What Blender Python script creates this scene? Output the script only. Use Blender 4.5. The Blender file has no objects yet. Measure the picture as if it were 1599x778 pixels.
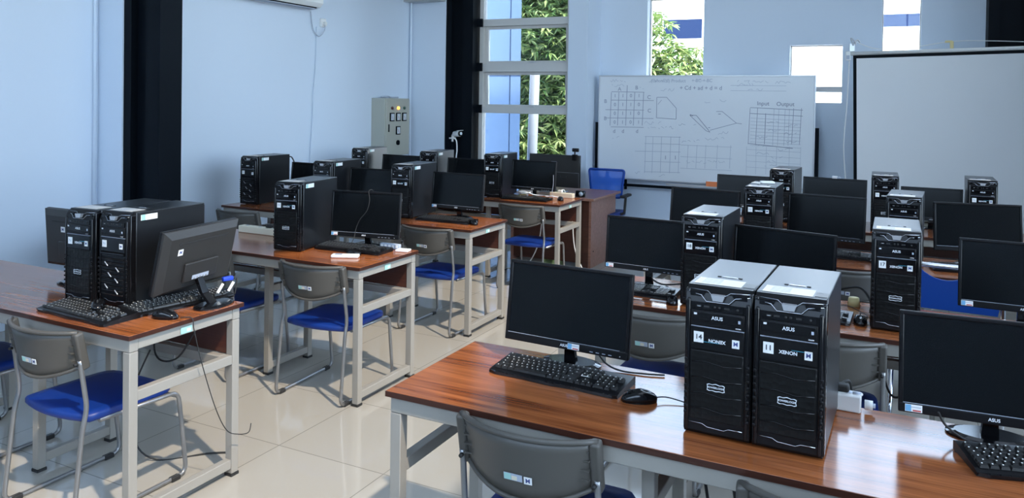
import bpy, bmesh, math, random
from mathutils import Vector, Matrix, Euler
random.seed(7)
PI = math.pi
SC = bpy.context.scene
COL = SC.collection

# ------------------------------------------------------------------ materials
def mat(name, base=(.8, .8, .8), rough=.5, metal=0., spec=.5, coat=0., emit=None, es=0., bump=None, var=None):
    m = bpy.data.materials.new(name); m.use_nodes = True
    nt = m.node_tree; b = nt.nodes['Principled BSDF']
    b.inputs['Base Color'].default_value = (*base, 1)
    b.inputs['Roughness'].default_value = rough
    b.inputs['Metallic'].default_value = metal
    b.inputs['Specular IOR Level'].default_value = spec
    b.inputs['Coat Weight'].default_value = coat
    b.inputs['Coat Roughness'].default_value = .08
    if emit:
        b.inputs['Emission Color'].default_value = (*emit, 1); b.inputs['Emission Strength'].default_value = es
    if bump or var:
        tc = nt.nodes.new('ShaderNodeTexCoord')
    if bump:
        n = nt.nodes.new('ShaderNodeTexNoise'); n.inputs['Scale'].default_value = bump[0]; n.inputs['Detail'].default_value = 3
        bp = nt.nodes.new('ShaderNodeBump'); bp.inputs['Strength'].default_value = bump[1]; bp.inputs['Distance'].default_value = bump[2]
        nt.links.new(tc.outputs['Object'], n.inputs['Vector']); nt.links.new(n.outputs['Fac'], bp.inputs['Height'])
        nt.links.new(bp.outputs['Normal'], b.inputs['Normal'])
    if var:   # subtle blotchy variation of the thing's own colour
        n = nt.nodes.new('ShaderNodeTexNoise'); n.inputs['Scale'].default_value = var[0]; n.inputs['Detail'].default_value = 4
        mx = nt.nodes.new('ShaderNodeMix'); mx.data_type = 'RGBA'
        mx.inputs[6].default_value = (*base, 1); mx.inputs[7].default_value = (*[c*var[1] for c in base], 1)
        nt.links.new(tc.outputs['Object'], n.inputs['Vector']); nt.links.new(n.outputs['Fac'], mx.inputs[0])
        nt.links.new(mx.outputs[2], b.inputs['Base Color'])
    return m

def wood_mat(name, dark, light, rough, scale=1.0, spec=.5):
    m = mat(name, light, rough, spec=spec); nt = m.node_tree; b = nt.nodes['Principled BSDF']
    tc = nt.nodes.new('ShaderNodeTexCoord')
    mp = nt.nodes.new('ShaderNodeMapping'); mp.inputs['Scale'].default_value = (.9*scale, 16*scale, 16*scale)
    n1 = nt.nodes.new('ShaderNodeTexNoise'); n1.inputs['Scale'].default_value = 2.2; n1.inputs['Detail'].default_value = 5; n1.inputs['Distortion'].default_value = .5
    mp2 = nt.nodes.new('ShaderNodeMapping'); mp2.inputs['Scale'].default_value = (1.5*scale, 70*scale, 70*scale)
    n2 = nt.nodes.new('ShaderNodeTexNoise'); n2.inputs['Scale'].default_value = 2.5; n2.inputs['Detail'].default_value = 3
    ad = nt.nodes.new('ShaderNodeMix'); ad.inputs[0].default_value = .4
    cr = nt.nodes.new('ShaderNodeValToRGB')
    cr.color_ramp.elements[0].position = .36; cr.color_ramp.elements[0].color = (*dark, 1)
    cr.color_ramp.elements[1].position = .62; cr.color_ramp.elements[1].color = (*light, 1)
    L = nt.links.new
    L(tc.outputs['Object'], mp.inputs['Vector']); L(mp.outputs['Vector'], n1.inputs['Vector'])
    L(tc.outputs['Object'], mp2.inputs['Vector']); L(mp2.outputs['Vector'], n2.inputs['Vector'])
    L(n1.outputs['Fac'], ad.inputs[2]); L(n2.outputs['Fac'], ad.inputs[3]); L(ad.outputs[0], cr.inputs['Fac'])
    L(cr.outputs['Color'], b.inputs['Base Color'])
    return m

def tile_mat(name):
    m = mat(name, (.6, .57, .52), .06, spec=.6); nt = m.node_tree; b = nt.nodes['Principled BSDF']
    tc = nt.nodes.new('ShaderNodeTexCoord')
    br = nt.nodes.new('ShaderNodeTexBrick'); br.offset = 0; br.squash = 1
    br.inputs['Color1'].default_value = (.40, .375, .33, 1); br.inputs['Color2'].default_value = (.385, .36, .315, 1)
    br.inputs['Mortar'].default_value = (.22, .205, .18, 1)
    br.inputs['Scale'].default_value = 1; br.inputs['Mortar Size'].default_value = .0025; br.inputs['Mortar Smooth'].default_value = .2
    br.inputs['Brick Width'].default_value = .6; br.inputs['Row Height'].default_value = .6
    mp = nt.nodes.new('ShaderNodeMapping'); mp.inputs['Location'].default_value = (.18, .22, 0)
    L = nt.links.new
    L(tc.outputs['Object'], mp.inputs['Vector']); L(mp.outputs['Vector'], br.inputs['Vector']); L(br.outputs['Color'], b.inputs['Base Color'])
    bp = nt.nodes.new('ShaderNodeBump'); bp.inputs['Strength'].default_value = .3; bp.inputs['Distance'].default_value = .002; bp.invert = True
    L(br.outputs['Fac'], bp.inputs['Height']); L(bp.outputs['Normal'], b.inputs['Normal'])
    return m

def glass_mat(name, tint=(.93, .97, 1), refl=.06):
    m = bpy.data.materials.new(name); m.use_nodes = True; nt = m.node_tree; nt.nodes.clear()
    o = nt.nodes.new('ShaderNodeOutputMaterial'); t = nt.nodes.new('ShaderNodeBsdfTransparent'); g = nt.nodes.new('ShaderNodeBsdfGlossy')
    t.inputs['Color'].default_value = (*tint, 1); g.inputs['Roughness'].default_value = .01
    lw = nt.nodes.new('ShaderNodeFresnel'); lw.inputs['IOR'].default_value = 1.35
    mx = nt.nodes.new('ShaderNodeMixShader')
    nt.links.new(lw.outputs[0], mx.inputs[0]); nt.links.new(t.outputs[0], mx.inputs[1]); nt.links.new(g.outputs[0], mx.inputs[2]); nt.links.new(mx.outputs[0], o.inputs[0])
    return m

def mesh_fabric(name, colr, alpha):
    m = bpy.data.materials.new(name); m.use_nodes = True; nt = m.node_tree; b = nt.nodes['Principled BSDF']
    b.inputs['Base Color'].default_value = (*colr, 1); b.inputs['Roughness'].default_value = .8; b.inputs['Alpha'].default_value = alpha
    return m

def hex_mat(name):
    m = mat(name, (.007, .007, .007), .3, spec=.25); nt = m.node_tree; b = nt.nodes['Principled BSDF']
    tc = nt.nodes.new('ShaderNodeTexCoord'); mp = nt.nodes.new('ShaderNodeMapping'); mp.inputs['Scale'].default_value = (60, 1, 60)
    v = nt.nodes.new('ShaderNodeTexVoronoi'); v.feature = 'F1'; v.inputs['Randomness'].default_value = .45; v.inputs['Scale'].default_value = 1
    bp = nt.nodes.new('ShaderNodeBump'); bp.inputs['Strength'].default_value = .45; bp.inputs['Distance'].default_value = .004
    L = nt.links.new
    L(tc.outputs['Object'], mp.inputs['Vector']); L(mp.outputs['Vector'], v.inputs['Vector']); L(v.outputs['Distance'], bp.inputs['Height']); L(bp.outputs['Normal'], b.inputs['Normal'])
    return m

MT = dict(
    wall=mat('wall_paint', (.62, .70, .80), .6, bump=(40, .05, .002)),
    ceil=mat('ceiling_paint', (.5, .52, .54), .8),
    floor=tile_mat('floor_tiles'),
    wood=wood_mat('desk_laminate', (.14, .035, .010), (.38, .12, .036), .15, spec=.62),
    edge=wood_mat('edge_band', (.035, .012, .008), (.06, .02, .012), .3),
    panel=wood_mat('modesty_board', (.06, .018, .010), (.095, .03, .016), .4),
    teak=wood_mat('lectern_wood', (.26, .12, .078), (.37, .185, .13), .3),
    steel=mat('painted_steel', (.33, .31, .275), .38, spec=.4, var=(6, .9)),
    rubber=mat('black_rubber', (.02, .02, .02), .7),
    black=mat('black_plastic', (.006, .006, .007), .3, spec=.25),
    blackg=mat('gloss_black_plastic', (.005, .005, .006), .12, spec=.4),
    casem=mat('case_steel', (.007, .008, .010), .32, metal=.0, spec=.7),
    hexm=hex_mat('hex_grille_plastic'),
    screen=mat('screen_black', (.004, .005, .006), .2, spec=.22),
    backsh=mat('monitor_back_plastic', (.022, .021, .020), .5, bump=(400, .15, .0006)),
    keyt=mat('key_plastic', (.018, .018, .018), .38),
    legend=mat('key_legend', (.75, .75, .72), .5),
    dchrome=mat('dark_chrome', (.42, .43, .45), .15, metal=1),
    chrome=mat('chrome', (.75, .76, .78), .12, metal=1),
    silver=mat('silver_plastic', (.62, .62, .63), .25, metal=.6),
    tube=mat('chair_tube', (.27, .27, .27), .3, metal=.65),
    gplast=mat('grey_chair_plastic', (.078, .072, .063), .42, bump=(300, .1, .0006)),
    bluef=mat('blue_vinyl', (.002, .030, .21), .45, bump=(250, .08, .0005)),
    bluep=mat('blue_plastic', (.006, .06, .33), .35),
    bluemesh=mesh_fabric('blue_mesh', (.06, .22, .85), .55),
    paper=mat('paper_white', (.82, .82, .80), .7),
    cream=mat('cream_label', (.78, .70, .62), .5),
    ink=mat('ink', (.03, .03, .04), .6),
    inkb=mat('blue_ink', (.05, .07, .22), .6),
    inkf=mat('faint_marker', (.40, .44, .52), .7),
    inkd=mat('dry_marker', (.29, .32, .40), .7),
    logo=mat('logo_white', (.75, .77, .8), .4),
    cyan=mat('cyan_print', (.05, .35, .5), .4),
    red=mat('red_print', (.5, .06, .05), .5),
    green=mat('green_print', (.35, .6, .55), .5),
    blueprint=mat('blue_print', (.15, .4, .65), .5),
    board=mat('whiteboard_enamel', (.72, .75, .78), .22, spec=.5),
    alu=mat('aluminium', (.55, .56, .58), .35, metal=.7),
    scrn=mat('projection_cloth', (.80, .80, .80), .75, var=(1.5, .94)),
    column=mat('column_paint', (.004, .006, .009), .5, spec=.06),
    frame=mat('window_frame_paint', (.55, .54, .52), .4),
    glass=glass_mat('window_glass'), sglass=glass_mat('skylight_dimming_glass', (.5, .5, .5)), tglass=glass_mat('view_dimming_glass', (.66, .71, .75)),  # skylight and awning-window tints added to dim the sky and outdoor view
    beige=mat('beige_plastic', (.68, .62, .48), .45),
    boxp=mat('panel_box_paint', (.42, .42, .36), .45),
    amber=mat('amber_lamp', (1, .45, .05), .3, emit=(1, .45, .08), es=3),
    darkr=mat('dark_red_lamp', (.08, .02, .02), .3), darkg=mat('dark_green_lamp', (.05, .12, .09), .3),
    metre=mat('meter_face', (.6, .66, .7), .25),
    white=mat('white_plastic', (.78, .78, .76), .35),
    orange=mat('orange_plastic', (.75, .2, .06), .45),
    yellow=mat('yellow_plastic', (.75, .62, .3), .5),
    bluec=mat('blue_connector', (.02, .06, .5), .35),
    facade=mat('white_render', (.85, .85, .84), .8),
    facade2=mat('blue_cladding', (.27, .36, .52), .5, spec=.2),
    fglass=mat('dark_window_glass', (.012, .022, .06), .3, spec=.1),
    bark=mat('bark', (.22, .17, .12), .9),
    ground=mat('paving', (.72, .70, .66), .9),
    pole=mat('pole_paint', (.28, .29, .31), .5),
)
def leaf_mat(name, a, b_):
    m = mat(name, a, .5); nt = m.node_tree; bs = nt.nodes['Principled BSDF']
    oi = nt.nodes.new('ShaderNodeNewGeometry'); cr = nt.nodes.new('ShaderNodeValToRGB')
    cr.color_ramp.elements[0].color = (*a, 1); cr.color_ramp.elements[1].color = (*b_, 1)
    nt.links.new(oi.outputs['Random Per Island'], cr.inputs['Fac']); nt.links.new(cr.outputs['Color'], bs.inputs['Base Color'])
    bs.inputs['Transmission Weight'].default_value = 0
    return m
MT['leaf'] = leaf_mat('mango_leaves', (.10, .21, .05), (.42, .46, .18))

# ------------------------------------------------------------------ mesh helpers
class B:
    """collects shapes into one bmesh"""
    def __init__(s): s.bm = bmesh.new(); s.mats = []
    def mi(s, m):
        if m not in s.mats: s.mats.append(m)
        return s.mats.index(m)
    def _fin(s, verts, m, smooth=False):
        i = s.mi(m); fs = set(f for v in verts for f in v.link_faces)
        for f in fs: f.material_index = i; f.smooth = smooth
    def box(s, c, d, m, bev=0, seg=2, rot=None, smooth=None):
        M = Matrix.Translation(c)
        if rot: M = M @ Euler(rot).to_matrix().to_4x4()
        r = bmesh.ops.create_cube(s.bm, size=1, matrix=M @ Matrix.Diagonal((*d, 1)))
        vs = r['verts']
        if bev:
            es = list({e for v in vs for e in v.link_edges})
            r2 = bmesh.ops.bevel(s.bm, geom=es, offset=min(bev, min(d)*.49), segments=seg, affect='EDGES', profile=.5)
            vs = [v for v in r2['verts'] if v.is_valid] + [v for v in vs if v.is_valid]
        s._fin(vs, m, False)
        if bev:
            for f in r2['faces']:
                if f.is_valid: f.smooth = True
        return s
    def span(s, a, b, m, bev=0, seg=2):
        return s.box([(a[i]+b[i])/2 for i in range(3)], [abs(b[i]-a[i]) for i in range(3)], m, bev, seg)
    def cyl(s, c, r, h, m, axis='z', n=20, r2=None, smooth=True):
        M = Matrix.Translation(c)
        if axis == 'y': M = M @ Matrix.Rotation(PI/2, 4, 'X')
        if axis == 'x': M = M @ Matrix.Rotation(PI/2, 4, 'Y')
        q = bmesh.ops.create_cone(s.bm, cap_ends=True, segments=n, radius1=r, radius2=r if r2 is None else r2, depth=h, matrix=M)
        s._fin(q['verts'], m, smooth); return s
    def ball(s, c, d, m, n=16, rot=None):
        M = Matrix.Translation(c)
        if rot: M = M @ Euler(rot).to_matrix().to_4x4()
        q = bmesh.ops.create_uvsphere(s.bm, u_segments=n, v_segments=n//2+2, radius=.5, matrix=M @ Matrix.Diagonal((*d, 1)))
        s._fin(q['verts'], m, True); return s
    def faces(s, vs, fs, m, smooth=False):
        i = s.mi(m); V = [s.bm.verts.new(v) for v in vs]
        for f in fs:
            try: F = s.bm.faces.new([V[k] for k in f]); F.material_index = i; F.smooth = smooth
            except ValueError: pass
        return s
    def prism(s, poly, axis, a, b, m, smooth=False):
        """extrude a 2D outline along an axis from a to b"""
        def P(p, t): return {'x': (t, p[0], p[1]), 'y': (p[0], t, p[1]), 'z': (p[0], p[1], t)}[axis]
        n = len(poly); vs = [P(p, a) for p in poly] + [P(p, b) for p in poly]
        fs = [[i, (i+1) % n, n+(i+1) % n, n+i] for i in range(n)] + [list(range(n))[::-1], [n+i for i in range(n)]]
        s.faces(vs, fs, m, smooth); return s
    def tube(s, pts, r, m, n=8, closed=False):
        pts = [Vector(p) for p in pts]; N = len(pts); i_m = s.mi(m)
        t0 = (pts[1]-pts[0]).normalized(); up = Vector((0, 0, 1)) if abs(t0.z) < .9 else Vector((1, 0, 0))
        nrm = t0.cross(up).normalized(); rings = []
        for i in range(N):
            t = (pts[min(i+1, N-1)]-pts[max(i-1, 0)]).normalized()
            nrm = (nrm - t*nrm.dot(t)); nrm = nrm.normalized() if nrm.length > 1e-6 else t.orthogonal().normalized()
            bn = t.cross(nrm)
            rr = r[i] if isinstance(r, (list, tuple)) else r
            rings.append([s.bm.verts.new(pts[i]+nrm*rr*math.cos(2*PI*k/n)+bn*rr*math.sin(2*PI*k/n)) for k in range(n)])
        for i in range(N-1):
            for k in range(n):
                f = s.bm.faces.new((rings[i][k], rings[i][(k+1) % n], rings[i+1][(k+1) % n], rings[i+1][k])); f.smooth = True; f.material_index = i_m
        for rg in (rings[0][::-1], rings[-1]):
            f = s.bm.faces.new(rg); f.material_index = i_m
        return s
    def mesh(s, name):
        bmesh.ops.recalc_face_normals(s.bm, faces=s.bm.faces)
        me = bpy.data.meshes.new(name); s.bm.to_mesh(me); s.bm.free()
        for m in s.mats: me.materials.append(MT[m])
        return me

def arc(pts, r=.05, n=5):
    """round the corners of a polyline"""
    pts = [Vector(p) for p in pts]; out = [pts[0]]
    for i in range(1, len(pts)-1):
        a, b, c = pts[i-1], pts[i], pts[i+1]
        d = min(r, (a-b).length*.49, (c-b).length*.49)
        p, q = b+(a-b).normalized()*d, b+(c-b).normalized()*d
        for k in range(n+1):
            t = k/n; out.append(p*(1-t)**2 + b*2*t*(1-t) + q*t*t)
    out.append(pts[-1]); return out
def smooth_path(pts, n=6):
    """Catmull-Rom through the points"""
    P = [Vector(p) for p in pts]; out = []
    for i in range(len(P)-1):
        a, b, c, d = P[max(i-1, 0)], P[i], P[i+1], P[min(i+2, len(P)-1)]
        for k in range(n):
            t = k/n
            out.append(.5*((2*b)+(c-a)*t+(2*a-5*b+4*c-d)*t*t+(3*b-a-3*c+d)*t**3))
    out.append(P[-1]); return out

def obj(name, me, parent=None, loc=(0, 0, 0), rot=(0, 0, 0)):
    o = bpy.data.objects.new(name, me); COL.objects.link(o)
    o.location = loc; o.rotation_euler = rot
    if parent is not None: o.parent = parent
    return o
def thing(name, label, cat, loc=(0, 0, 0), rz=0, group=None, me=None):
    o = obj(name, me, None, loc, (0, 0, rz)); o['label'] = label; o['category'] = cat
    if group: o['group'] = group
    return o
def struct(name, me, loc=(0, 0, 0)):
    o = obj(name, me, None, loc); o['kind'] = 'structure'; return o
def lab(o, label): o['label'] = label; return o

_txt = {}
def text(s, size, m, bold=0.):
    k = (s, size, m, bold)
    if k not in _txt:
        cu = bpy.data.curves.new('lettering', 'FONT'); cu.body = s; cu.size = size; cu.align_x = 'CENTER'; cu.align_y = 'CENTER'
        cu.offset = bold; cu.resolution_u = 3
        o = bpy.data.objects.new('tmp', cu); COL.objects.link(o)
        dg = bpy.context.evaluated_depsgraph_get()
        me = bpy.data.meshes.new_from_object(o.evaluated_get(dg)); me.name = 'lettering'
        bpy.data.objects.remove(o); me.materials.clear(); me.materials.append(MT[m])
        _txt[k] = me
    return _txt[k]
FRONT = (PI/2, 0, 0)       # lettering on a side that looks along -Y
BACKR = (PI/2, 0, PI)      # ... along +Y

# ------------------------------------------------------------------ room
XL, XR, YB, YF, HC = -5.5, 2.9, -2.2, 8.72, 5.0
b = B(); b.span((XL-.3, YB-.3, -.12), (XR+.3, YF+.3, 0), 'floor'); struct('floor', b.mesh('floor'))
b = B(); b.span((XL-.2, YB-.2, -.2), (XL, 8.185, HC), 'wall'); struct('wall_left', b.mesh('wall_left'))
# short return walls that carry the two black columns
b = B(); b.span((XL, 3.92, 0), (-5.222, 4.04, HC), 'wall'); struct('trim_1', b.mesh('trim_1'))
b = B(); b.span((XL-.2, 8.185, 0), (-4.985, 8.32, HC), 'wall'); b.span((-4.61, 8.30, 3.1), (-3.40, 8.42, HC), 'wall')
b.span((-3.40, 8.30, 0), (-3.16, YF, HC), 'wall'); b.span((-4.61, 8.31, 0), (-3.40, 8.42, .10), 'wall')
struct('wall_window_bay', b.mesh('wall_window_bay'))
b = B(); b.tube([(XL+.03, 8.15, .05), (XL+.03, 8.15, 4.8)], .016, 'wall'); struct('trim_2', b.mesh('trim_2'))
b = B(); b.tube([(XL+.012, 3.885, .02), (XL+.012, 3.885, 4.8)], .014, 'wall'); struct('trim_3', b.mesh('trim_3'))

def h_column(name, x0, x1, y0, y1):
    b = B(); f0, f1 = (x1-x0)*.2, (x1-x0)*.36
    b.span((x0, y0+.012, 0), (x0+f0, y1, HC), 'column'); b.span((x1-f1, y0, 0), (x1, y1, HC), 'column')
    b.span((x0+f0, y0+.07, 0), (x1-f1, y1-.06, HC), 'column'); struct(name, b.mesh(name))
h_column('column_1', -5.222, -4.815, 3.92, 4.115)
h_column('column_2', -4.985, -4.60, 8.185, 8.45)
h_column('column_3', .76, 1.22, 8.44, 8.70)
# rear wall with its irregular windows and a clerestory above the frame
W2 = (-2.592, -1.943, 1.15, 2.86); W3 = (-1.025, -.505, 1.675, 2.29); W4 = (-.141, .211, 1.9, 2.86); W5 = (-3.1, 2.75, 2.95, 4.9)
b = B(); Y0, Y1 = YF, YF+.2
def wx(x0, x1, z0, z1): b.span((x0, Y0, z0), (x1, Y1, z1), 'wall')
wx(-3.18, W2[0], 0, 2.95); wx(W2[0], W2[1], 0, W2[2]); wx(W2[0], W2[1], W2[3], 2.95); wx(W2[1], W3[0], 0, 2.95)
wx(W3[0], W3[1], 0, W3[2]); wx(W3[0], W3[1], W3[3], 2.95); wx(W3[1], W4[0], 0, 2.95); wx(W4[0], W4[1], 0, W4[2]); wx(W4[0], W4[1], W4[3], 2.95)
wx(W4[1], XR+.2, 0, 2.95); wx(-3.18, W5[0], 2.95, HC); wx(W5[1], XR+.2, 2.95, HC); wx(W5[0], W5[1], W5[3], HC)
struct('wall_rear', b.mesh('wall_rear'))
def fixed_window(name, x0, x1, z0, z1, bars=(), vb=(), y=YF+.12, t=.03):
    b = B()
    b.span((x0, y, z0), (x0+t, y+.05, z1), 'frame'); b.span((x1-t, y, z0), (x1, y+.05, z1), 'frame')
    b.span((x0+t, y, z0), (x1-t, y+.05, z0+t), 'frame'); b.span((x0+t, y, z1-t), (x1-t, y+.05, z1), 'frame')
    for z in bars: b.span((x0+t, y+.002, z-.03), (x1-t, y+.048, z+.03), 'frame')
    for x in vb: b.span((x-.02, y+.002, z0+t), (x+.02, y+.048, z1-t), 'frame')
    o = struct(name, b.mesh(name)); p = B(); p.span((x0+t, y+.022, z0+t), (x1-t, y+.028, z1-t), 'glass')
    obj('pane', p.mesh('pane'), o); return o
fixed_window('window_2', *W2, t=.012); fixed_window('window_3', *W3, bars=(1.825,), t=.008)
fixed_window('window_4', *W4, t=.01); fixed_window('window_5', *W5, vb=(-1.6, -.2, 1.2))
# right wall: one long unseen window, added to brighten the wall opposite
RW = (-.9, 6.4, .85, 4.0)
b = B(); b.span((XR, YB-.2, -.2), (XR+.2, YF, RW[2]), 'wall'); b.span((XR, YB-.2, RW[3]), (XR+.2, YF, HC), 'wall')
b.span((XR, YB-.2, RW[2]), (XR+.2, RW[0], RW[3]), 'wall'); b.span((XR, RW[1], RW[2]), (XR+.2, YF, RW[3]), 'wall')
struct('wall_right', b.mesh('wall_right'))
b = B()
for y in (RW[0], .5, 2.0, 3.5, 5.0, RW[1]-.05): b.span((XR+.05, y, RW[2]), (XR+.11, y+.05, RW[3]), 'frame')
for z in (RW[2], 2.1, RW[3]-.05): b.span((XR+.052, RW[0], z), (XR+.108, RW[1], z+.05), 'frame')
o = struct('added_window_6', b.mesh('added_window_6')); p = B(); p.span((XR+.077, RW[0]+.01, RW[2]+.01), (XR+.083, RW[1]-.01, RW[3]-.01), 'glass'); obj('pane', p.mesh('pane'), o)
BW = (-4.4, 1.8, 2.5, 4.4)  # unseen back-wall window added to brighten surfaces that look toward the camera
b = B(); b.span((XL-.2, YB-.2, -.2), (XR+.2, YB, BW[2]), 'wall'); b.span((XL-.2, YB-.2, BW[3]), (XR+.2, YB, HC), 'wall')
b.span((XL-.2, YB-.2, BW[2]), (BW[0], YB, BW[3]), 'wall'); b.span((BW[1], YB-.2, BW[2]), (XR+.2, YB, BW[3]), 'wall'); struct('wall_back', b.mesh('wall_back'))
fixed_window('added_window_8', *BW, vb=(-2.9, -1.4, .2), y=YB-.15)
# ceiling with an unseen skylight added for the sun, and the low soffit above the wall-side bay
SK = (-.2, 2.0, -.7, 5.6)
b = B(); b.span((XL-.2, YB-.2, HC), (SK[0], YF+.2, HC+.15), 'ceil'); b.span((SK[1], YB-.2, HC), (XR+.2, YF+.2, HC+.15), 'ceil')
b.span((SK[0], YB-.2, HC), (SK[1], SK[2], HC+.15), 'ceil'); b.span((SK[0], SK[3], HC), (SK[1], YF+.2, HC+.15), 'ceil')
struct('ceiling', b.mesh('ceiling'))
b = B(); b.span((XL, YB, 2.95), (-4.75, 8.184, 3.2), 'ceil'); b.span((XL, 8.02, 2.86), (-4.99, 8.184, 2.95), 'ceil'); struct('ceiling_soffit', b.mesh('ceiling_soffit'))
b = B()
for x in (SK[0], SK[1]-.05): b.span((x, SK[2], HC+.04), (x+.05, SK[3], HC+.1), 'frame')
for y in (SK[2], SK[3]-.05): b.span((SK[0]+.05, y, HC+.042), (SK[1]-.05, y+.05, HC+.098), 'frame')
o = struct('added_skylight', b.mesh('added_skylight')); p = B(); p.span((SK[0]+.01, SK[2]+.01, HC+.067), (SK[1]-.01, SK[3]-.01, HC+.073), 'sglass'); obj('pane', p.mesh('pane'), o)
# window_1: stacked awning lights beside the column
b = B(); x0, x1, yw = -4.58, -3.405, 8.325
b.span((x0, yw, .10), (x0+.05, yw+.09, 3.1), 'frame'); b.span((x1-.02, yw, .10), (x1, yw+.09, 3.1), 'frame')
for z0, z1 in ((2.555, 2.64), (2.0, 2.10), (1.50, 1.57), (.10, .16), (.76, .84)): b.span((x0+.05, yw, z0), (x1-.02, yw+.09, z1), 'frame')
win1 = struct('window_1', b.mesh('window_1'))
for z in (2.598, 2.06, 1.55):
    g = B(); g.span((x0-.03, 8.29, z-.05), (x0+.045, 8.324, z+.05), 'column'); obj('hinge_plate', g.mesh('hinge_plate'), win1)
for z0, z1, tl in ((2.64, 3.1, 0), (2.10, 2.555, .05), (1.57, 2.0, .05), (.84, 1.50, 0), (.16, .76, 0)):
    if tl:
        h = z1-z0; g = B(); t = .035
        g.span((x0+.055, -.02, -h), (x0+.055+t, .02, 0), 'frame'); g.span((x1-.025-t, -.02, -h), (x1-.025, .02, 0), 'frame')
        g.span((x0+.055+t, -.02, -h), (x1-.025-t, .02, -h+t), 'frame'); g.span((x0+.055+t, -.02, -t), (x1-.025-t, .02, 0), 'frame')
        s = obj('sash', g.mesh('sash'), win1, (0, yw+.07, z1), (tl, 0, 0))
        p = B(); p.span((x0+.09, -.003, -h+t), (x1-.06, .003, -t), 'tglass'); obj('pane', p.mesh('pane'), s)
        l = B(); l.box(((x0+x1)/2+.1, -.03, -h+.02), (.06, .02, .014), 'alu', .003); obj('latch', l.mesh('latch'), s)
    else:
        p = B(); p.span((x0+.05, yw+.042, z0), (x1-.02, yw+.048, z1), 'tglass'); obj('pane', p.mesh('pane'), win1)

# ------------------------------------------------------------------ outside
b = B(); b.span((-40, YF+.5, -.3), (40, 60, -.15), 'ground'); struct('ground', b.mesh('ground'))
wing = thing('neighbouring_wing', 'blue-clad wing of the building seen through the awning window', 'building', (-4.78, 9.9, -.15))
b = B(); b.prism([(-4, 0), (0, 0), (-.2, .25), (-4, .25)], 'z', 0, 7, 'facade2'); obj('cladding', b.mesh('cladding'), wing)
for x in (-.17, -1.2):
    b = B(); b.span((x, -.004, 0), (x+.008, 0, 7), 'fglass'); obj('panel_joint', b.mesh('panel_joint'), wing)
b = B(); b.span((-4, -.004, 2.16), (0, 0, 2.168), 'fglass'); obj('panel_joint', b.mesh('panel_joint'), wing)
hb = thing('office_building', 'white rendered building with dark strip windows across the street', 'building', (-8.6, 26, -.15))
b = B(); b.span((0, 0, 0), (16, 6, 9), 'facade'); obj('facade', b.mesh('facade'), hb)
for x0, x1, z0, z1 in ((.6, 1.05, 4.1, 4.75), (1.45, 2.75, 4.0, 4.65), (7.9, 10.2, 4.22, 4.6), (4.2, 6.2, 4.1, 4.6), (12, 15, 4.1, 4.6)):
    b = B(); b.span((x0, -.03, z0), (x1, .1, z1), 'fglass'); w = obj('window', b.mesh('window'), hb)
    g = B(); g.span((x0, -.05, z0-.03), (x1, -.03, z0), 'frame'); obj('sill', g.mesh('sill'), w)
lb = thing('low_annex', 'low white annex outside the square window', 'building', (-3.4, 20, -.15))
b = B(); b.span((0, 0, 0), (3.4, 3, 3.0), 'facade'); obj('facade', b.mesh('facade'), lb)
b = B(); b.span((-.1, -.2, 3.0), (3.5, 3, 3.12), 'facade'); obj('roof_edge', b.mesh('roof_edge'), lb)

def tree(loc, label, blobs, nleaf, trunk_r, seed, leaf=.2):
    rnd = random.Random(seed); t = thing('mango_tree', label, 'tree', loc)
    b = B(); h = max(bl[2] for bl in blobs)
    b.tube(smooth_path([(0, 0, 0), (.05, .03, h*.3), (-.03, .02, h*.6), (.0, 0, h*.8)]), trunk_r, 'bark', 8)
    for bl in blobs: b.tube(smooth_path([(0, 0, h*.35), (bl[0]*.5, bl[1]*.5, bl[2]*.8), (bl[0], bl[1], bl[2])]), trunk_r*.35, 'bark', 6)
    obj('trunk', b.mesh('trunk'), t)
    b = B(); i_m = b.mi('leaf'); bm = b.bm; tot = sum(bl[3]**2 for bl in blobs)
    for bl in blobs:
        for _ in range(int(nleaf*bl[3]**2/tot/6)):
            v = Vector((rnd.gauss(0, 1), rnd.gauss(0, 1), rnd.gauss(0, 1))).normalized()*bl[3]*(rnd.random()**.4)
            c = Vector(bl[:3])+v
            for k in range(6):       # a whorl of long hanging leaves
                a = rnd.random()*2*PI; d = Vector((math.cos(a), math.sin(a), rnd.uniform(-.9, .35))).normalized()
                L = leaf*rnd.uniform(.7, 1.3); s = d.cross(Vector((0, 0, 1))).normalized()*L*.14; n = s.cross(d).normalized()*L*.06
                p = [c, c+d*L*.4+s+n, c+d*L+Vector((0, 0, -L*.15)), c+d*L*.4-s+n]
                f = bm.faces.new([bm.verts.new(q) for q in p]); f.material_index = i_m
    obj('foliage', b.mesh('foliage'), t); return t
tree((-5.75, 12.9, -.15), 'sunlit mango tree filling the awning window beside the column',
     [(-.1, 0, 1.3, 1.0), (.6, .2, 2.2, 1.05), (.1, 0, 2.9, 1.1), (.7, .3, 3.7, 1.1), (-.35, .2, .5, .9), (.9, .2, .9, .9), (.0, .2, 4.3, .8), (.3, 1.0, 1.6, 1.2), (.3, 1.0, 3.2, 1.2), (-.7, .6, 1.0, .9), (-.7, .6, 2.4, .9), (-.7, .6, 3.6, .9)], 60000, .11, 3, .18)
tree((-4.5, 15.6, -.15), 'airy mango tree outside the tall slot window above the whiteboard',
     [(-.1, 0, 3.35, .5), (.35, 0, 2.6, .55), (-.2, .2, 2.5, .6), (.75, .1, 2.65, .4), (1.0, 0, 2.3, .4), (.1, 0, 2.0, .6)], 2600, .07, 5, .22)
pl = thing('lamp_post', 'pale steel lamp post in front of the mango tree outside', 'lamp post', (-4.76, 10.35, -.15))
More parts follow.
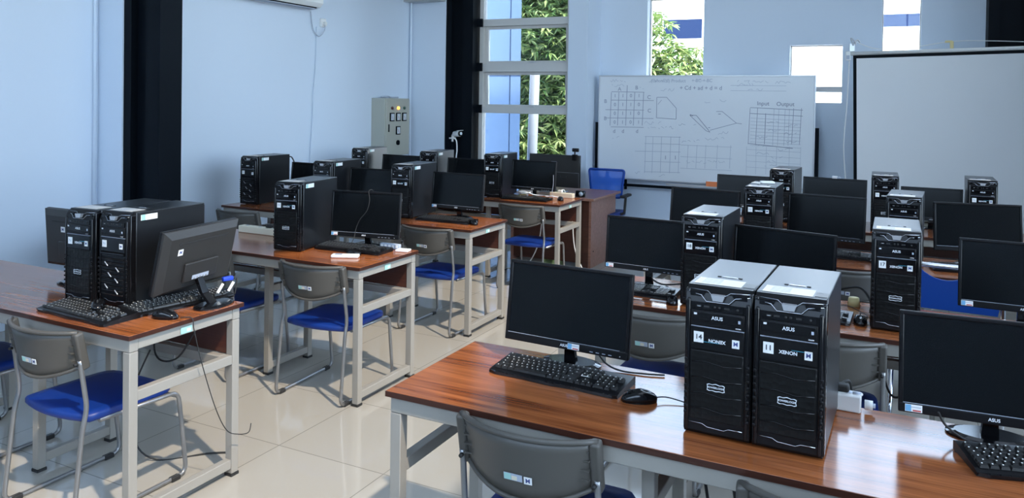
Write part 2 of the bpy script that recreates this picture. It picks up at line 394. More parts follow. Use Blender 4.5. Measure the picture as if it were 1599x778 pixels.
b = B(); b.tube([(-.05, 0, 0), (0, 0, 2.32)], .075, 'pole', 14); obj('post', b.mesh('post'), pl)
b = B(); b.cyl((-.05, 0, .05), .13, .1, 'pole'); obj('base_flange', b.mesh('base_flange'), pl)

# ------------------------------------------------------------------ long desks
DW, DD, DH = 2.37, .565, .75
GT = 'long steel-framed computer tables'
def build_desk_meshes():
    Mx = {}
    lg = .038
    b = B(); b.span((.0012, .0012, DH-.018), (DW-.0012, DD-.0012, DH), 'wood', .001, 1); Mx['top'] = b.mesh('tabletop')
    b = B(); b.span((0, 0, DH-.0182), (DW, .0013, DH-.0012), 'edge'); b.span((0, DD-.0013, DH-.0182), (DW, DD, DH-.0012), 'edge'); b.span((0, .0013, DH-.0182), (.0013, DD-.0013, DH-.0012), 'edge'); b.span((DW-.0013, .0013, DH-.0182), (DW, DD-.0013, DH-.0012), 'edge'); Mx['edge'] = b.mesh('edge_band')
    b = B(); b.span((.012, .012, DH-.068), (DW-.012, .012+lg, DH-.0185), 'steel', .003); Mx['apron'] = b.mesh('apron')
    b = B(); b.span((.012, DD-.012-lg, DH-.068), (DW-.012, DD-.012, DH-.0185), 'steel', .003); Mx['rail'] = b.mesh('rail')
    b = B(); b.span((.05, DD-.05-lg, .49), (DW-.05, DD-.05, .53), 'steel', .003); Mx['lowrail'] = b.mesh('low_rail')
    b = B(); b.span((.05, DD-.046, .531), (DW-.05, DD-.032, DH-.069), 'panel'); Mx['panel'] = b.mesh('modesty_panel')
    b = B(); b.box((0, 0, (DH-.069)/2+.006), (lg, lg, DH-.069-.012), 'steel', .003); b.box((0, 0, .006), (lg+.004, lg+.004, .012), 'rubber'); Mx['leg'] = b.mesh('leg')
    for key, (y0, y1) in dict(o=(.031, DD-.031), i=(.166, .511)).items():
        for nm, z in (('mid', .51), ('bot', .055), ('cap', DH-.043)):
            b = B(); b.span((-lg/2+.002, y0+lg/2, z-.02), (lg/2-.002, y1-lg/2, z+.02), 'steel', .003); Mx[nm+key] = b.mesh('side_rail')
    b = B(); b.box((0, 0, 0), (.0015, .055, .026), 'green'); b.box((.0003, .012, -.002), (.0015, .02, .012), 'paper'); Mx['tag'] = b.mesh('inventory_sticker')
    return Mx
DM = build_desk_meshes()
def desk(xa, y, rz, mirror, label, tag=None):
    """xa: x of the aisle end; the table runs away from it"""
    t = thing('computer_table', label, 'table', (xa if not mirror else xa, y, 0), rz, GT)
    ox = 0 if not mirror else -DW
    for nm, k in (('tabletop', 'top'), ('edge_band', 'edge'), ('apron', 'apron'), ('rear_rail', 'rail'), ('low_rail', 'lowrail'), ('modesty_panel', 'panel')):
        obj(nm, DM[k], t, (ox, 0, 0))
    for i in range(4):
        out = i in (0, 3); f = [.031, .79, 1.58, DW-.031][i]; x = ox+(f if not mirror else DW-f)
        k = 'o' if out else 'i'; y0, y1 = (.031, DD-.031) if out else (.166, .511)
        obj('leg', DM['leg'], t, (x, y0, 0)); obj('leg', DM['leg'], t, (x, y1, 0))
        obj('side_rail', DM['mid'+k], t, (x, 0, 0)); obj('side_rail', DM['bot'+k], t, (x, 0, 0)); obj('side_rail', DM['cap'+k], t, (x, 0, 0))
    if tag:
        lab(obj('inventory_sticker', DM['tag'], t, (ox+(DW-.0115 if mirror else .0115), tag, DH-.045), (0, 0, 0 if mirror else PI)), 'pale blue inventory sticker')
    return t
desk(-2.53, 1.935, 0, True, 'wooden-topped table by the blue wall holding two towers side by side and a turned monitor', .27)
desk(-2.525, 3.307, 0, True, 'wooden-topped table carrying a white remote control and a beige power strip', .27)
desk(-2.615, 4.665, 0, True, 'wooden-topped table whose far end and towers stand against the blue wall, third from the camera', .27)
desk(-2.60, 6.215, 0, True, 'wooden-topped table directly in front of the brown teacher desk', .27)
desk(-1.388, 1.953, 0, False, 'wooden-topped table holding the towers numbered 14 and 11')
desk(-1.40, 3.31, 0, False, 'wooden-topped table holding the towers numbered 18 and 17')
desk(-1.40, 4.67, 0, False, 'wooden-topped table behind the tower numbered 17, in front of the rearmost table')
desk(-1.40, 6.06, 0, False, 'wooden-topped table closest to the whiteboard and the projection screen')

# ------------------------------------------------------------------ computer towers
TW, TD, TH = .178, .413, .403
GTW = 'black computer towers'
def tower_meshes():
    M = {}
    b = B(); b.span((-TW/2, .04, .008), (TW/2, TD, TH), 'casem', .003)
    for x in (-.065, .065):
        for y in (.07, .36): b.cyl((x, y, .004), .014, .008, 'rubber')
    b.span((-TW/2+.004, TD-.001, .02), (TW/2-.004, TD+.004, TH-.01), 'casem')
    M['case'] = b.mesh('case')
    # front bezel: chamfered outline in side view, extruded across, then corner ribs
    b = B(); w = TW/2
    b.prism([(.0405, .004), (.010, .004), (.004, .012), (.004, .362), (.012, .386), (.030, .4025), (.0405, .4025)], 'x', -w+.003, w-.003, 'black')
    b.span((-w-.001, .012, .006), (-w+.012, .0405, .394), 'blackg', .004); b.span((w-.012, .012, .006), (w+.001, .0405, .394), 'blackg', .004)
    b.span((-w+.006, -.001, .010), (-w+.016, .012, .37), 'blackg', .004); b.span((w-.016, -.001, .010), (w-.006, .012, .37), 'blackg', .004)
    for k in range(9):
        for s in (-1, 1): b.box((s*(w-.007), -.001, .06+k*.018), (.008, .006, .008), 'black', .002)
    M['bezel'] = b.mesh('front_bezel')
    b = B(); pts = [(-.082, .012, .386), (-.045, .004, .381), (-.030, -.001, .366), (.030, -.001, .366), (.045, .004, .381), (.082, .012, .386)]
    b.tube(pts, .0016, 'dchrome', 6); b.tube([(-.084, .02, .393), (-.03, .016, .391), (-.018, .008, .383), (.018, .008, .383), (.03, .016, .391), (.084, .02, .393)], .0014, 'dchrome', 6)
    b.prism([(-.075, .388), (-.036, .388), (-.042, .377), (-.075, .377)], 'y', .006, .014, 'blackg'); b.prism([(.075, .388), (.036, .388), (.042, .377), (.075, .377)], 'y', .006, .014, 'blackg')
    M['trim'] = b.mesh('chrome_trim')
    b = B(); b.prism([(-.018, .386), (.018, .386), (.013, .370), (-.013, .370)], 'y', -.004, .014, 'silver'); M['power'] = b.mesh('power_button')
    b = B(); b.span((-.066, .0005, .343), (.066, .006, .362), 'blackg')
    for x, ww in ((-.05, .012), (-.03, .014), (.024, .014)): b.span((x-ww/2, -.0005, .350), (x+ww/2, .001, .355), 'rubber')
    for x in (-.008, .004, .052): b.cyl((x, 0, .3525), .0035, .002, 'rubber', 'y', 12)
    b.span((-.054, -.001, .3505), (-.046, .0, .3525), 'silver')
    M['ports'] = b.mesh('port_panel')
    b = B(); b.span((-.070, -.002, .299), (.070, .006, .340), 'black', .002); b.span((-.066, -.0035, .311), (.066, -.001, .337), 'blackg', .001); M['drive'] = b.mesh('optical_drive')
    b = B(); b.box((.055, -.0035, .304), (.014, .003, .0035), 'silver', .001); b.box((-.058, -.004, .331), (.008, .001, .005), 'logo'); b.box((.058, -.004, .322), (.006, .001, .008), 'inkf'); M['eject'] = b.mesh('eject_button')
    b = B(); b.span((-.070, -.0008, .236), (.070, .006, .2955), 'blackg', .001); M['brandp'] = b.mesh('brand_panel')
    b = B(); b.span((-.070, -.002, .2962), (.070, .004, .2972), 'inkf'); M['strip'] = b.mesh('trim_strip')
    b = B(); b.span((-.070, -.001, .045), (.070, .006, .233), 'hexm', .003)
    for k in range(4): b.tube([(-.066, -.002, .075+k*.042), (-.03, -.0028, .079+k*.042), (.02, -.0028, .071+k*.042), (.066, -.002, .076+k*.042)], .0016, 'blackg', 5)
    M['lower'] = b.mesh('lower_grille')
    b = B(); b.span((-.068, .001, .045), (.068, .006, .218), 'black')
    b.prism([(0.006, .222), (-.006, .226), (-.006, .232), (.006, .236)], 'x', -.069, .069, 'blackg')
    for k in range(10): b.box((0, -.002, .058+k*.0165), (.128, .008, .005), 'blackg', .0015, rot=(.5, 0, 0))
    for x, z in ((-.03, .185), (.035, .165), (-.01, .140), (.03, .118), (-.03, .09), (.03, .07)): b.box((x, -.0075, z), (.026, .002, .005), 'silver', .001, rot=(0, .75, 0))
    M['slats'] = b.mesh('lower_grille')
    b = B(); b.tube([(-.070, -.002, .036), (-.035, -.003, .036), (-.022, -.003, .029), (.022, -.003, .027), (.035, -.003, .033), (.070, -.002, .033)], .0014, 'dchrome', 5); M['kick'] = b.mesh('bottom_trim')
    # emblem outline: wavy plaque ring
    o = [(-.024, .0075), (-.018, .010), (-.010, .0085), (0, .0115), (.010, .0085), (.018, .010), (.024, .0075), (.022, 0), (.024, -.0075), (.018, -.010), (.010, -.0085), (0, -.0105), (-.010, -.0085), (-.018, -.010), (-.024, -.0075), (-.022, 0)]
    b = B(); n = len(o); vs = [(x, -.0022, z) for x, z in o] + [(x*.92, -.0022, z*.80) for x, z in o]
    b.faces(vs, [[i, (i+1) % n, n+(i+1) % n, n+i] for i in range(n)], 'logo'); b.prism(o, 'y', -.002, 0, 'blackg'); M['emblem'] = b.mesh('emblem')
    b = B(); b.box((0, 0, 0), (.026, .001, .029), 'paper'); M['numst'] = b.mesh('number_sticker')
    b = B(); b.box((0, 0, 0), (.019, .001, .022), 'paper'); M['letst'] = b.mesh('letter_sticker')
    b = B(); b.box((0, 0, 0), (.126, .076, .0008), 'cream')
    for k in range(7): b.box((-.02, .028-k*.009, .0005), (.05, .0012, .0003), 'inkf')
    M['label'] = b.mesh('paper_label')
    b = B(); b.box((0, 0, 0), (.030, .05, .0008), 'gplast'); M['codest'] = b.mesh('code_sticker')
    b = B(); b.box((0, 0, .001), (.042, .008, .002), 'silver', .0008); b.box((-.029, 0, .001), (.010, .008, .002), 'rubber'); b.box((.029, 0, .001), (.010, .008, .002), 'rubber'); M['latch'] = b.mesh('top_latch')
    b = B(); b.box((0, 0, 0), (.0008, .085, .024), 'paper'); b.box((.0003, -.03, 0), (.0008, .02, .024), 'green'); M['sidel'] = b.mesh('side_label')
    b = B(); b.box((-.004, 0, .002), (.0035, .0006, .008), 'inkf'); b.box((.004, 0, .0), (.0035, .0006, .009), 'inkf'); M['smudge'] = b.mesh('faded_numeral')
    b = B(); b.span((0, -.0012, -.0005), (.05, 0, .0005), 'cyan'); M['cyan'] = b.mesh('cyan_line')
    return M
TM = tower_meshes()
def tower(x, y, rz, label, num=None, kind='A', flip=False, side=False, tops=True, z=.75):
    t = thing('computer_tower', label, 'computer', (x, y, z), rz, GTW)
    obj('case', TM['case'], t); obj('front_bezel', TM['bezel'], t); obj('port_panel', TM['ports'], t); obj('brand_panel', TM['brandp'], t)
    lab(obj('power_button', TM['power'], t), 'silver power button'); lab(obj('chrome_trim', TM['trim'], t), 'shiny zigzag trim under the top edge'); obj('trim_strip', TM['strip'], t)
    d = obj('optical_drive', TM['drive'], t); obj('eject_button', TM['eject'], d); obj('lettering', text('ASUS', .013, 'logo', .0003), d, (.0, -.0042, .324), FRONT)
    if kind == 'A':
        obj('lower_grille', TM['lower'], t); e = lab(obj('emblem', TM['emblem'], t, (0, -.002, .138)), 'white outlined plaque emblem')
        obj('lettering', text('POWERLOGIC', .0072, 'logo', .0002), e, (0, -.0026, 0), FRONT)
        l = obj('brand_lettering', text('XENON', .0125, 'logo', .0004), t, (0, -.0014, .262), (PI/2, PI if flip else 0, 0) if flip else FRONT)
        lab(obj('cyan_line', TM['cyan'], t, (-.045 if flip else .008, -.0005, .257 if flip else .270)), 'cyan printed line')
    else:
        obj('lower_grille', TM['slats'], t)
    obj('bottom_trim', TM['kick'], t)
    s = lab(obj('number_sticker', TM['numst'], t, (-.049, -.0012, .268)), 'white sticker with a number')
    if num: obj('numeral', text(num, .019, 'ink', .0004), s, (0, -.0009, 0), FRONT)
    else: obj('faded_numeral', TM['smudge'], s, (0, -.0006, 0))
    s = lab(obj('letter_sticker', TM['letst'], t, (.049, -.0012, .262)), 'white sticker with the letter M')
    obj('letter', text('M', .016, 'inkb', .0003), s, (0, -.0009, 0), FRONT)
    lab(obj('paper_label', TM['label'], t, (-.012, .082, TH+.0006)), 'cream paper label on top'); obj('code_sticker', TM['codest'], t, (.070, .075, TH+.0006))
    obj('top_latch', TM['latch'], t, (0, .152, TH))
    if side: lab(obj('side_label', TM['sidel'], t, (TW/2+.0004, .105, .378)), 'white and green strip label on the side')
    return t
tower(-.414, 2.09, -.02, 'black computer tower with number sticker 14', '14', flip=True)
tower(-.233, 2.085, -.025, 'black computer tower with number sticker 11', '11')
tower(-3.118, 2.137, .045, 'black tower nearer the wall of the two standing side by side behind the keyboard')
tower(-2.935, 2.165, .045, 'black tower with slatted grille and a green-tipped side label beside the turned monitor', None, 'B', side=True)
tower(-3.165, 3.449, .146, 'black tower standing between the beige power strip and a monitor', side=True)
tower(-4.823, 4.797, .044, 'black tower alone at the wall end of its table, above a chair back', None, 'B', side=True)
tower(-4.0, 4.746, .067, 'black tower in the middle of the third wall-side table, half hidden', side=True)
tower(-3.335, 4.851, .069, 'black tower near the aisle end of the third wall-side table', side=True)
tower(-4.789, 6.24, .12, 'grey-sided tower under the meter cabinet on the wall', side=True)
tower(-3.994, 6.26, .11, 'grey-sided tower under the white security camera', side=True)
tower(-3.339, 6.343, .082, 'black tower beside the monitor next to the brown teacher desk', side=True)
tower(-.756, 3.413, -.019, 'black computer tower with number sticker 18', '18')
tower(.015, 3.42, .0, 'black computer tower with number sticker 17', '17')
tower(-.721, 4.80, .0, 'black tower with a white packet lying on its top')
tower(.052, 4.76, -.06, 'black tower directly behind the one numbered 17')
tower(-.773, 6.227, -.042, 'grey-sided tower standing before the right edge of the whiteboard')
tower(-.055, 6.12, .02, 'black tower standing before the edge of the projection screen')
tower(.545, 6.157, -.02, 'black tower alone in front of the projection screen, far from the whiteboard')

# ------------------------------------------------------------------ monitors
MW, MH = .455, .275
GM = 'black flat monitors'
def monitor_meshes():
    M = {}; w = MW/2
    b = B()
    b.span((-w, 0, 0), (w, .014, .026), 'black', .003); b.span((-w, 0, MH-.012), (w, .014, MH), 'black', .003)
    b.span((-w, .0004, .02), (-w+.012, .014, MH-.006), 'black', .003); b.span((w-.012, .0004, .02), (w, .014, MH-.006), 'black', .003)
    M['bezel'] = b.mesh('bezel')
    b = B(); b.span((-w+.011, .004, .025), (w-.011, .013, MH-.011), 'screen'); M['screen'] = b.mesh('screen')
    b = B(); b.span((-w+.012, -.0005, .0262), (w-.03, .001, .0274), 'inkf'); M['line'] = b.mesh('bezel_line')
    b = B()
    o = [(-w+.002, .002), (w-.002, .002), (w-.002, MH-.002), (-w+.002, MH-.002)]; i = [(-w+.03, .02), (w-.03, .02), (w-.03, MH-.03), (-w+.03, MH-.03)]
    vs = [(x, .0142, z) for x, z in o] + [(x, .024, z) for x, z in o] + [(x, .043, z) for x, z in i]
    fs = [[3, 2, 1, 0]] + [[k, (k+1) % 4, 4+(k+1) % 4, 4+k] for k in range(4)] + [[4+k, 4+(k+1) % 4, 8+(k+1) % 4, 8+k] for k in range(4)] + [[8, 9, 10, 11]]
    b.faces(vs, fs, 'backsh'); b.box((0, .048, .085), (.2, .012, .085), 'backsh', .004)
    M['back'] = b.mesh('rear_housing')
    b = B(); b.box((0, .0435, MH-.055), (.30, .002, .008), 'rubber'); M['slot'] = b.mesh('vent_slot')
    b = B(); b.box((0, .0435, 0), (.028, .001, .026), 'paper'); M['sticker'] = b.mesh('letter_sticker')
    b = B(); b.box((0, .0545, .06), (.1, .001, .018), 'inkf')
    for k in range(5): b.box((-.035+k*.018, .055, .055), (.009, .001, .007), 'silver')
    M['sockets'] = b.mesh('socket_plate')
    b = B()
    for k in range(4): b.box((.10+k*.022, -.001, .008), (.011, .002, .002), 'inkf')
    b.cyl((.20, -.001, .009), .0016, .002, 'logo', 'y', 8); M['btn'] = b.mesh('buttons')
    b = B(); b.box((0, -.001, 0), (.042, .001, .019), 'paper'); b.box((-.013, -.0014, 0), (.014, .001, .017), 'blueprint'); b.box((.008, -.0014, -.006), (.02, .001, .004), 'red'); b.box((.006, -.0014, .003), (.024, .001, .002), 'inkf'); M['asset'] = b.mesh('asset_sticker')
    b = B(); n = 28
    pts = [(.105*math.cos(2*PI*k/n), .07+.062*math.sin(2*PI*k/n)) for k in range(n)]
    vs = [(x, y, 0) for x, y in pts] + [(x, y, .006) for x, y in pts] + [(x*.8, .07+(y-.07)*.8, .011) for x, y in pts]
    fs = [list(range(n))[::-1]] + [[k, (k+1) % n, n+(k+1) % n, n+k] for k in range(n)] + [[n+k, n+(k+1) % n, 2*n+(k+1) % n, 2*n+k] for k in range(n)] + [[2*n+k for k in range(n)]]
    b.faces(vs, fs, 'blackg'); M['base'] = b.mesh('stand_base')
    return M
MM = monitor_meshes()
_neck = {}
def neck(st):
    if st not in _neck:
        b = B(); y0, y1 = .062+st, .048; vs = []
        for y, z, w in ((y0, .008, .022), (y0*.45+y1*.55, .05, .018), (y1, .135, .017)):
            vs += [(-w, y-.009, z), (w, y-.009, z), (w, y+.009, z), (-w, y+.009, z)]
        b.faces(vs, [[3, 2, 1, 0], [8, 9, 10, 11]]+[[l*4+k, l*4+(k+1) % 4, l*4+4+(k+1) % 4, l*4+4+k] for l in (0, 1) for k in range(4)], 'blackg')
        _neck[st] = b.mesh('stand_neck')
    return _neck[st]
def monitor(x, y, rz, zb, tilt, label, asset=None, stand=0., back=False, logo=True, size=1.):
    t = thing('monitor', label, 'monitor', (x, y, .75), rz, GM); t.scale = (size, size, size)
    obj('stand_base', MM['base'], t, (0, stand, 0)); obj('stand_neck', neck(stand), t)
    P = ((0, 0, zb-.75), (-tilt, 0, 0))
    obj('bezel', MM['bezel'], t, *P); s = lab(obj('screen', MM['screen'], t, *P), 'dark switched-off screen'); h = obj('rear_housing', MM['back'], t, *P)
    obj('bezel_line', MM['line'], t, *P); obj('buttons', MM['btn'], t, *P)
    R = Matrix.Translation(P[0]) @ Euler(P[1]).to_matrix().to_4x4()
    def on(v): return R @ Vector(v)
    if logo: obj('brand_lettering', text('ASUS', .012, 'logo', .0003), t, on((0, -.0012, .0125)), (PI/2-tilt, 0, 0))
    if asset is not None:
        lab(obj('asset_sticker', MM['asset'], t, on((asset, 0, .0135)), P[1]), 'white and blue inventory sticker')
    obj('vent_slot', MM['slot'], h); obj('socket_plate', MM['sockets'], h)
    if back:
        k = lab(obj('letter_sticker', MM['sticker'], h, (back, 0, MH-.092)), 'white sticker with the letter M'); obj('letter', text('M', .02, 'inkb', .0004), k, (0, .0445, 0), BACKR)
    return t
monitor(-.980, 2.395, -.05, .817, .13, 'black monitor standing behind a keyboard beside the tower numbered 14', .035)
monitor(.251, 2.389, .07, .810, .091, 'black monitor cut off by the frame edge, beside the tower numbered 11', -.19)
monitor(-1.062, 3.62, -.05, .841, .08, 'black monitor beside the tower numbered 18, near the brown teacher desk', -.2, size=.93)
monitor(-.441, 3.60, -.22, .819, .09, 'black monitor directly behind the towers numbered 14 and 11')
monitor(.471, 3.62, -.01, .843, .11, 'black monitor beside the blue chair back', -.195)
monitor(-1.091, 4.969, -.14, .83, .11, 'black monitor in front of the whiteboard whose lower edge the tower numbered 18 hides')
monitor(-.374, 5.11, -.11, .823, .11, 'black monitor above the keyboard beside the tower numbered 17')
monitor(.437, 5.08, .236, .834, .13, 'black monitor turned slightly, above and behind the blue chair back')
monitor(-1.078, 6.38, 0, .823, .11, 'black monitor below the orange box on the whiteboard tray', size=.95)
clipped = monitor(-.407, 6.328, -.1, .827, .10, 'black monitor with a pale clip on its top edge, between whiteboard and projection screen')
monitor(.25, 6.45, 0, .822, .11, 'black monitor in front of the projection screen between two towers', size=.89)
monitor(-2.83, 3.741, .174, .818, .105, 'black monitor with a thin cord hanging over its screen', -.195, .012)
monitor(-2.964, 5.05, -.02, .822, .11, 'black monitor standing on the aisle end of the third wall-side table', -.195)
monitor(-3.678, 4.95, 0, .825, .11, 'black monitor between two towers on the third wall-side table, hidden below by the corded one')
monitor(-4.405, 5.08, 0, .825, .11, 'black monitor just beside the tower at the wall end of its table')
monitor(-2.985, 6.47, -.04, .829, .1, 'black monitor with tangled white cables beneath it, before the teacher monitor')
monitor(-3.668, 6.44, 0, .818, .11, 'black monitor below the security camera')
monitor(-4.439, 6.44, 0, .816, .11, 'black monitor beside the tower below the meter cabinet')
monitor(-2.745, 2.387, 4.84, .826, .22, 'black monitor turned sideways showing its back, with an M sticker, beside two towers', None, .07, back=.135)
monitor(-3.46, 2.40, PI+.03, .822, .06, 'black monitor turned around near the blue wall, partly hidden by a tower', None, -.03, back=.075)

b = B(); b.box((-.0, .036, .356), (.036, .022, .018), 'paper', .002); b.box((.029, .036, .354), (.022, .02, .012), 'inkf', .001)
lab(obj('top_clip', b.mesh('top_clip'), clipped), 'pale clip on the top edge')

# ------------------------------------------------------------------ keyboards
GK = 'black keyboards'
def key_rows():
    """(x, y, width) of each key on a full-size board, x from the left edge of the key field"""
    u = .0190; r = []
    def row(y, xs, ws):
        x = xs
        for w in ws: r.append((x+w*u/2, y, w)); x += w*u
    row(5.3*u, 0, [1]); row(5.3*u, 2*u, [1]*4); row(5.3*u, 6.5*u, [1]*4); row(5.3*u, 11*u, [1]*4)
    row(4*u, 0, [1]*13+[2]); row(3*u, 0, [1.5]+[1]*12+[1.5]); row(2*u, 0, [1.75]+[1]*11+[2.25]); row(u, 0, [2.25]+[1]*10+[2.75]); row(0, 0, [1.25]*3+[6.25]+[1.25]*4)
    for y in (5.3*u, 4*u, 3*u): row(y, 15.2*u, [1]*3)
    row(u, 16.2*u, [1]); row(0, 15.2*u, [1]*3)
    for y in (4*u, 3*u, 2*u, u): row(y, 18.4*u, [1]*3)
    row(0, 18.4*u, [2, 1]); row(3.5*u, 21.4*u, [1]); row(.5*u, 21.4*u, [1]); row(4*u, 21.4*u, [1])
    return r, u
KR, KU = key_rows()
def kb_meshes():
    M = {}
    b = B(); b.prism([(-.078, 0), (.078, 0), (.078, .022), (.070, .025), (-.060, .014), (-.080, .009)], 'x', -.225, .225, 'black')
    b.prism([(-.225, -.078), (.225, -.078), (.21, -.086), (.07, -.082), (.0, -.090), (-.10, -.085), (-.20, -.088)], 'z', .001, .010, 'blackg')
    M['body'] = b.mesh('keyboard_body')
    def cap(w):
        b = B(); hx, hy = w*KU/2-.0012, KU/2-.0012
        vs = [(-hx, -hy, 0), (hx, -hy, 0), (hx, hy, 0), (-hx, hy, 0), (-hx+.002, -hy+.002, .007), (hx-.002, -hy+.002, .007), (hx-.002, hy-.003, .0078), (-hx+.002, hy-.003, .0078)]
        b.faces(vs, [[0, 1, 5, 4], [1, 2, 6, 5], [2, 3, 7, 6], [3, 0, 4, 7], [4, 5, 6, 7]], 'keyt')
        if w < 3: b.faces([(-.0045, .000, .0078), (-.0010, .000, .0078), (-.0010, .0038, .0082), (-.0045, .0038, .0082)], [[0, 1, 2, 3]], 'legend')
        return b
    M['caps'] = {w: cap(w).mesh('key') for w in set(k[2] for k in KR)}
    b = B()
    for x, y, w in KR:
        hx, hy, X, Y = w*KU/2-.001, KU/2-.001, x-.214, y-.055
        z = .0155+(Y+.06)*.08
        b.box((X, Y, z+.0035), (2*hx, 2*hy, .008), 'keyt')
        if w < 3: b.faces([(X-.005, Y, z+.0078), (X-.002, Y, z+.0078), (X-.002, Y+.003, z+.0078), (X-.005, Y+.003, z+.0078)], [[0, 1, 2, 3]], 'legend')
    M['keys'] = b.mesh('keys')
    b = B(); b.box((.088, .0, .023), (.03, .014, .0012), 'paper', rot=(.08, 0, .1)); M['patch'] = b.mesh('paper_patch')
    return M
KM = kb_meshes()
def keyboard(x, y, rz, label, near=False, patch=False, tilt=0., z=.75):
    t = thing('keyboard', label, 'keyboard', (x, y, z), rz, GK); t.rotation_euler = (tilt, 0, rz)
    obj('keyboard_body', KM['body'], t)
    if near:
        for kx, ky, w in KR:
            Y = ky-.055; obj('key', KM['caps'][w], t, (kx-.214, Y, .0150+(Y+.06)*.08), (.08, 0, 0))
    else: obj('keys', KM['keys'], t)
    if patch: lab(obj('paper_patch', KM['patch'], t), 'white paper scrap on the key field')
    return t
keyboard(-.955, 2.318, -.05, 'black keyboard beside the mouse in front of the tower numbered 14', True, True)
keyboard(.392, 2.32, .27, 'black keyboard cut off by the frame edge below a monitor', True)
keyboard(-2.935, 2.055, -.05, 'black keyboard lying in front of two side-by-side towers with a mouse on it', True)
keyboard(-2.757, 2.345, 1.39, 'black keyboard lying beneath the monitor that shows its back', True)
keyboard(-2.86, 3.685, .05, 'black keyboard behind the white remote control')
keyboard(-2.965, 4.92, .01, 'black keyboard at the aisle end of the third wall-side table')
keyboard(-3.0, 6.385, .02, 'black keyboard under tangled white cables')
keyboard(-1.115, 3.55, -.03, 'black keyboard behind two paper strips on the table of tower 18')
keyboard(-.37, 3.52, -.05, 'black keyboard mostly hidden behind the tower numbered 11')
keyboard(-.30, 5.0, -.05, 'black keyboard on the table behind the tower numbered 17')
keyboard(.47, 3.545, -.02, 'black keyboard below the monitor beside the blue chair back')
keyboard(.42, 4.93, .1, 'black keyboard above the silver rim of the blue chair back')

# ------------------------------------------------------------------ mice
GMO = 'black computer mice'
def mouse_meshes():
    M = {}; b = B(); n, m_ = 20, 7; vs, fs = [], []
    for j in range(m_):
        a = j/(m_-1)*PI/2; rr = math.cos(a)**.6 if j < m_-1 else .02
        for k in range(n):
            t = 2*PI*k/n; x = .030*math.cos(t)*(1-.12*math.cos(2*t)); y = .055*math.sin(t)
            z = .034*math.sin(a)**.9*(1-.25*(y/.055)**2) + .003
            vs.append((x*rr, y*rr-.006*math.sin(a), z))
    for j in range(m_-1):
        for k in range(n): fs.append([j*n+k, j*n+(k+1) % n, (j+1)*n+(k+1) % n, (j+1)*n+k])
    fs.append([(m_-1)*n+k for k in range(n)]); fs.append(list(range(n))[::-1])
    b.faces(vs, fs, 'blackg', True); b.prism([(.027*math.cos(2*PI*k/n), .052*math.sin(2*PI*k/n)) for k in range(n)], 'z', 0, .004, 'black'); M['body'] = b.mesh('mouse_body')
    b = B(); b.cyl((0, .028, .031), .006, .005, 'rubber', 'x', 14); M['wheel'] = b.mesh('scroll_wheel')
    b = B(); b.box((0, .03, .0325), (.0012, .03, .002), 'rubber', rot=(-.25, 0, 0)); M['split'] = b.mesh('button_split')
    return M
OM = mouse_meshes()
def mouse(x, y, rz, label, cord=None, z=.75, tilt=(0, 0)):
    t = thing('computer_mouse', label, 'mouse', (x, y, z), rz, GMO); t.rotation_euler = (tilt[0], tilt[1], rz)
    obj('mouse_body', OM['body'], t); obj('scroll_wheel', OM['wheel'], t); obj('button_split', OM['split'], t)
    if cord:
        b = B(); b.tube(smooth_path([(0, .055, .012)]+cord), .0018, 'rubber', 6); obj('cord', b.mesh('cord'), t)
    return t
mouse(-.672, 2.245, 2.0, 'black mouse lying between a keyboard and the tower numbered 14', None)
obj('cord', (lambda b: (b.tube(smooth_path([(0, -.054, .014), (.005, -.09, .012), (-.03, -.16, .003), (-.06, -.17, .003)]), .0018, 'rubber', 6), b.mesh('cord'))[1])(B()), bpy.data.objects['computer_mouse'])
mouse(-2.90, 2.075, -2.3, 'black mouse resting on the keyboard in front of two towers', None, .775, (.05, 0))
mouse(-2.615, 2.165, -1.2, 'black mouse at the table edge beside the back-turned monitor', None)
mouse(-2.775, 3.575, 1.45, 'black mouse in front of the keyboard behind the white remote control', None)
mouse(-2.72, 4.885, .9, 'black mouse at the aisle end of the third wall-side table', None)
mouse(-2.715, 6.50, .6, 'black mouse beside the beige power strip near the teacher desk', None)
mouse(-.112, 3.50, .05, 'black mouse with two glints beside the tower numbered 17', [(.03, .12, .004), (-.05, .2, .02), (-.1, .24, .002)])
mouse(-.36, 4.82, 1.3, 'black mouse in front of the keyboard behind tower 17', None)
mouse(.30, 6.16, .4, 'black mouse in front of the monitor facing away from the projection screen', None)
mouse(-.882, 3.43, .3, 'black mouse and cord beside the tower numbered 18', [(.0, .1, .004), (.02, .15, .004)])

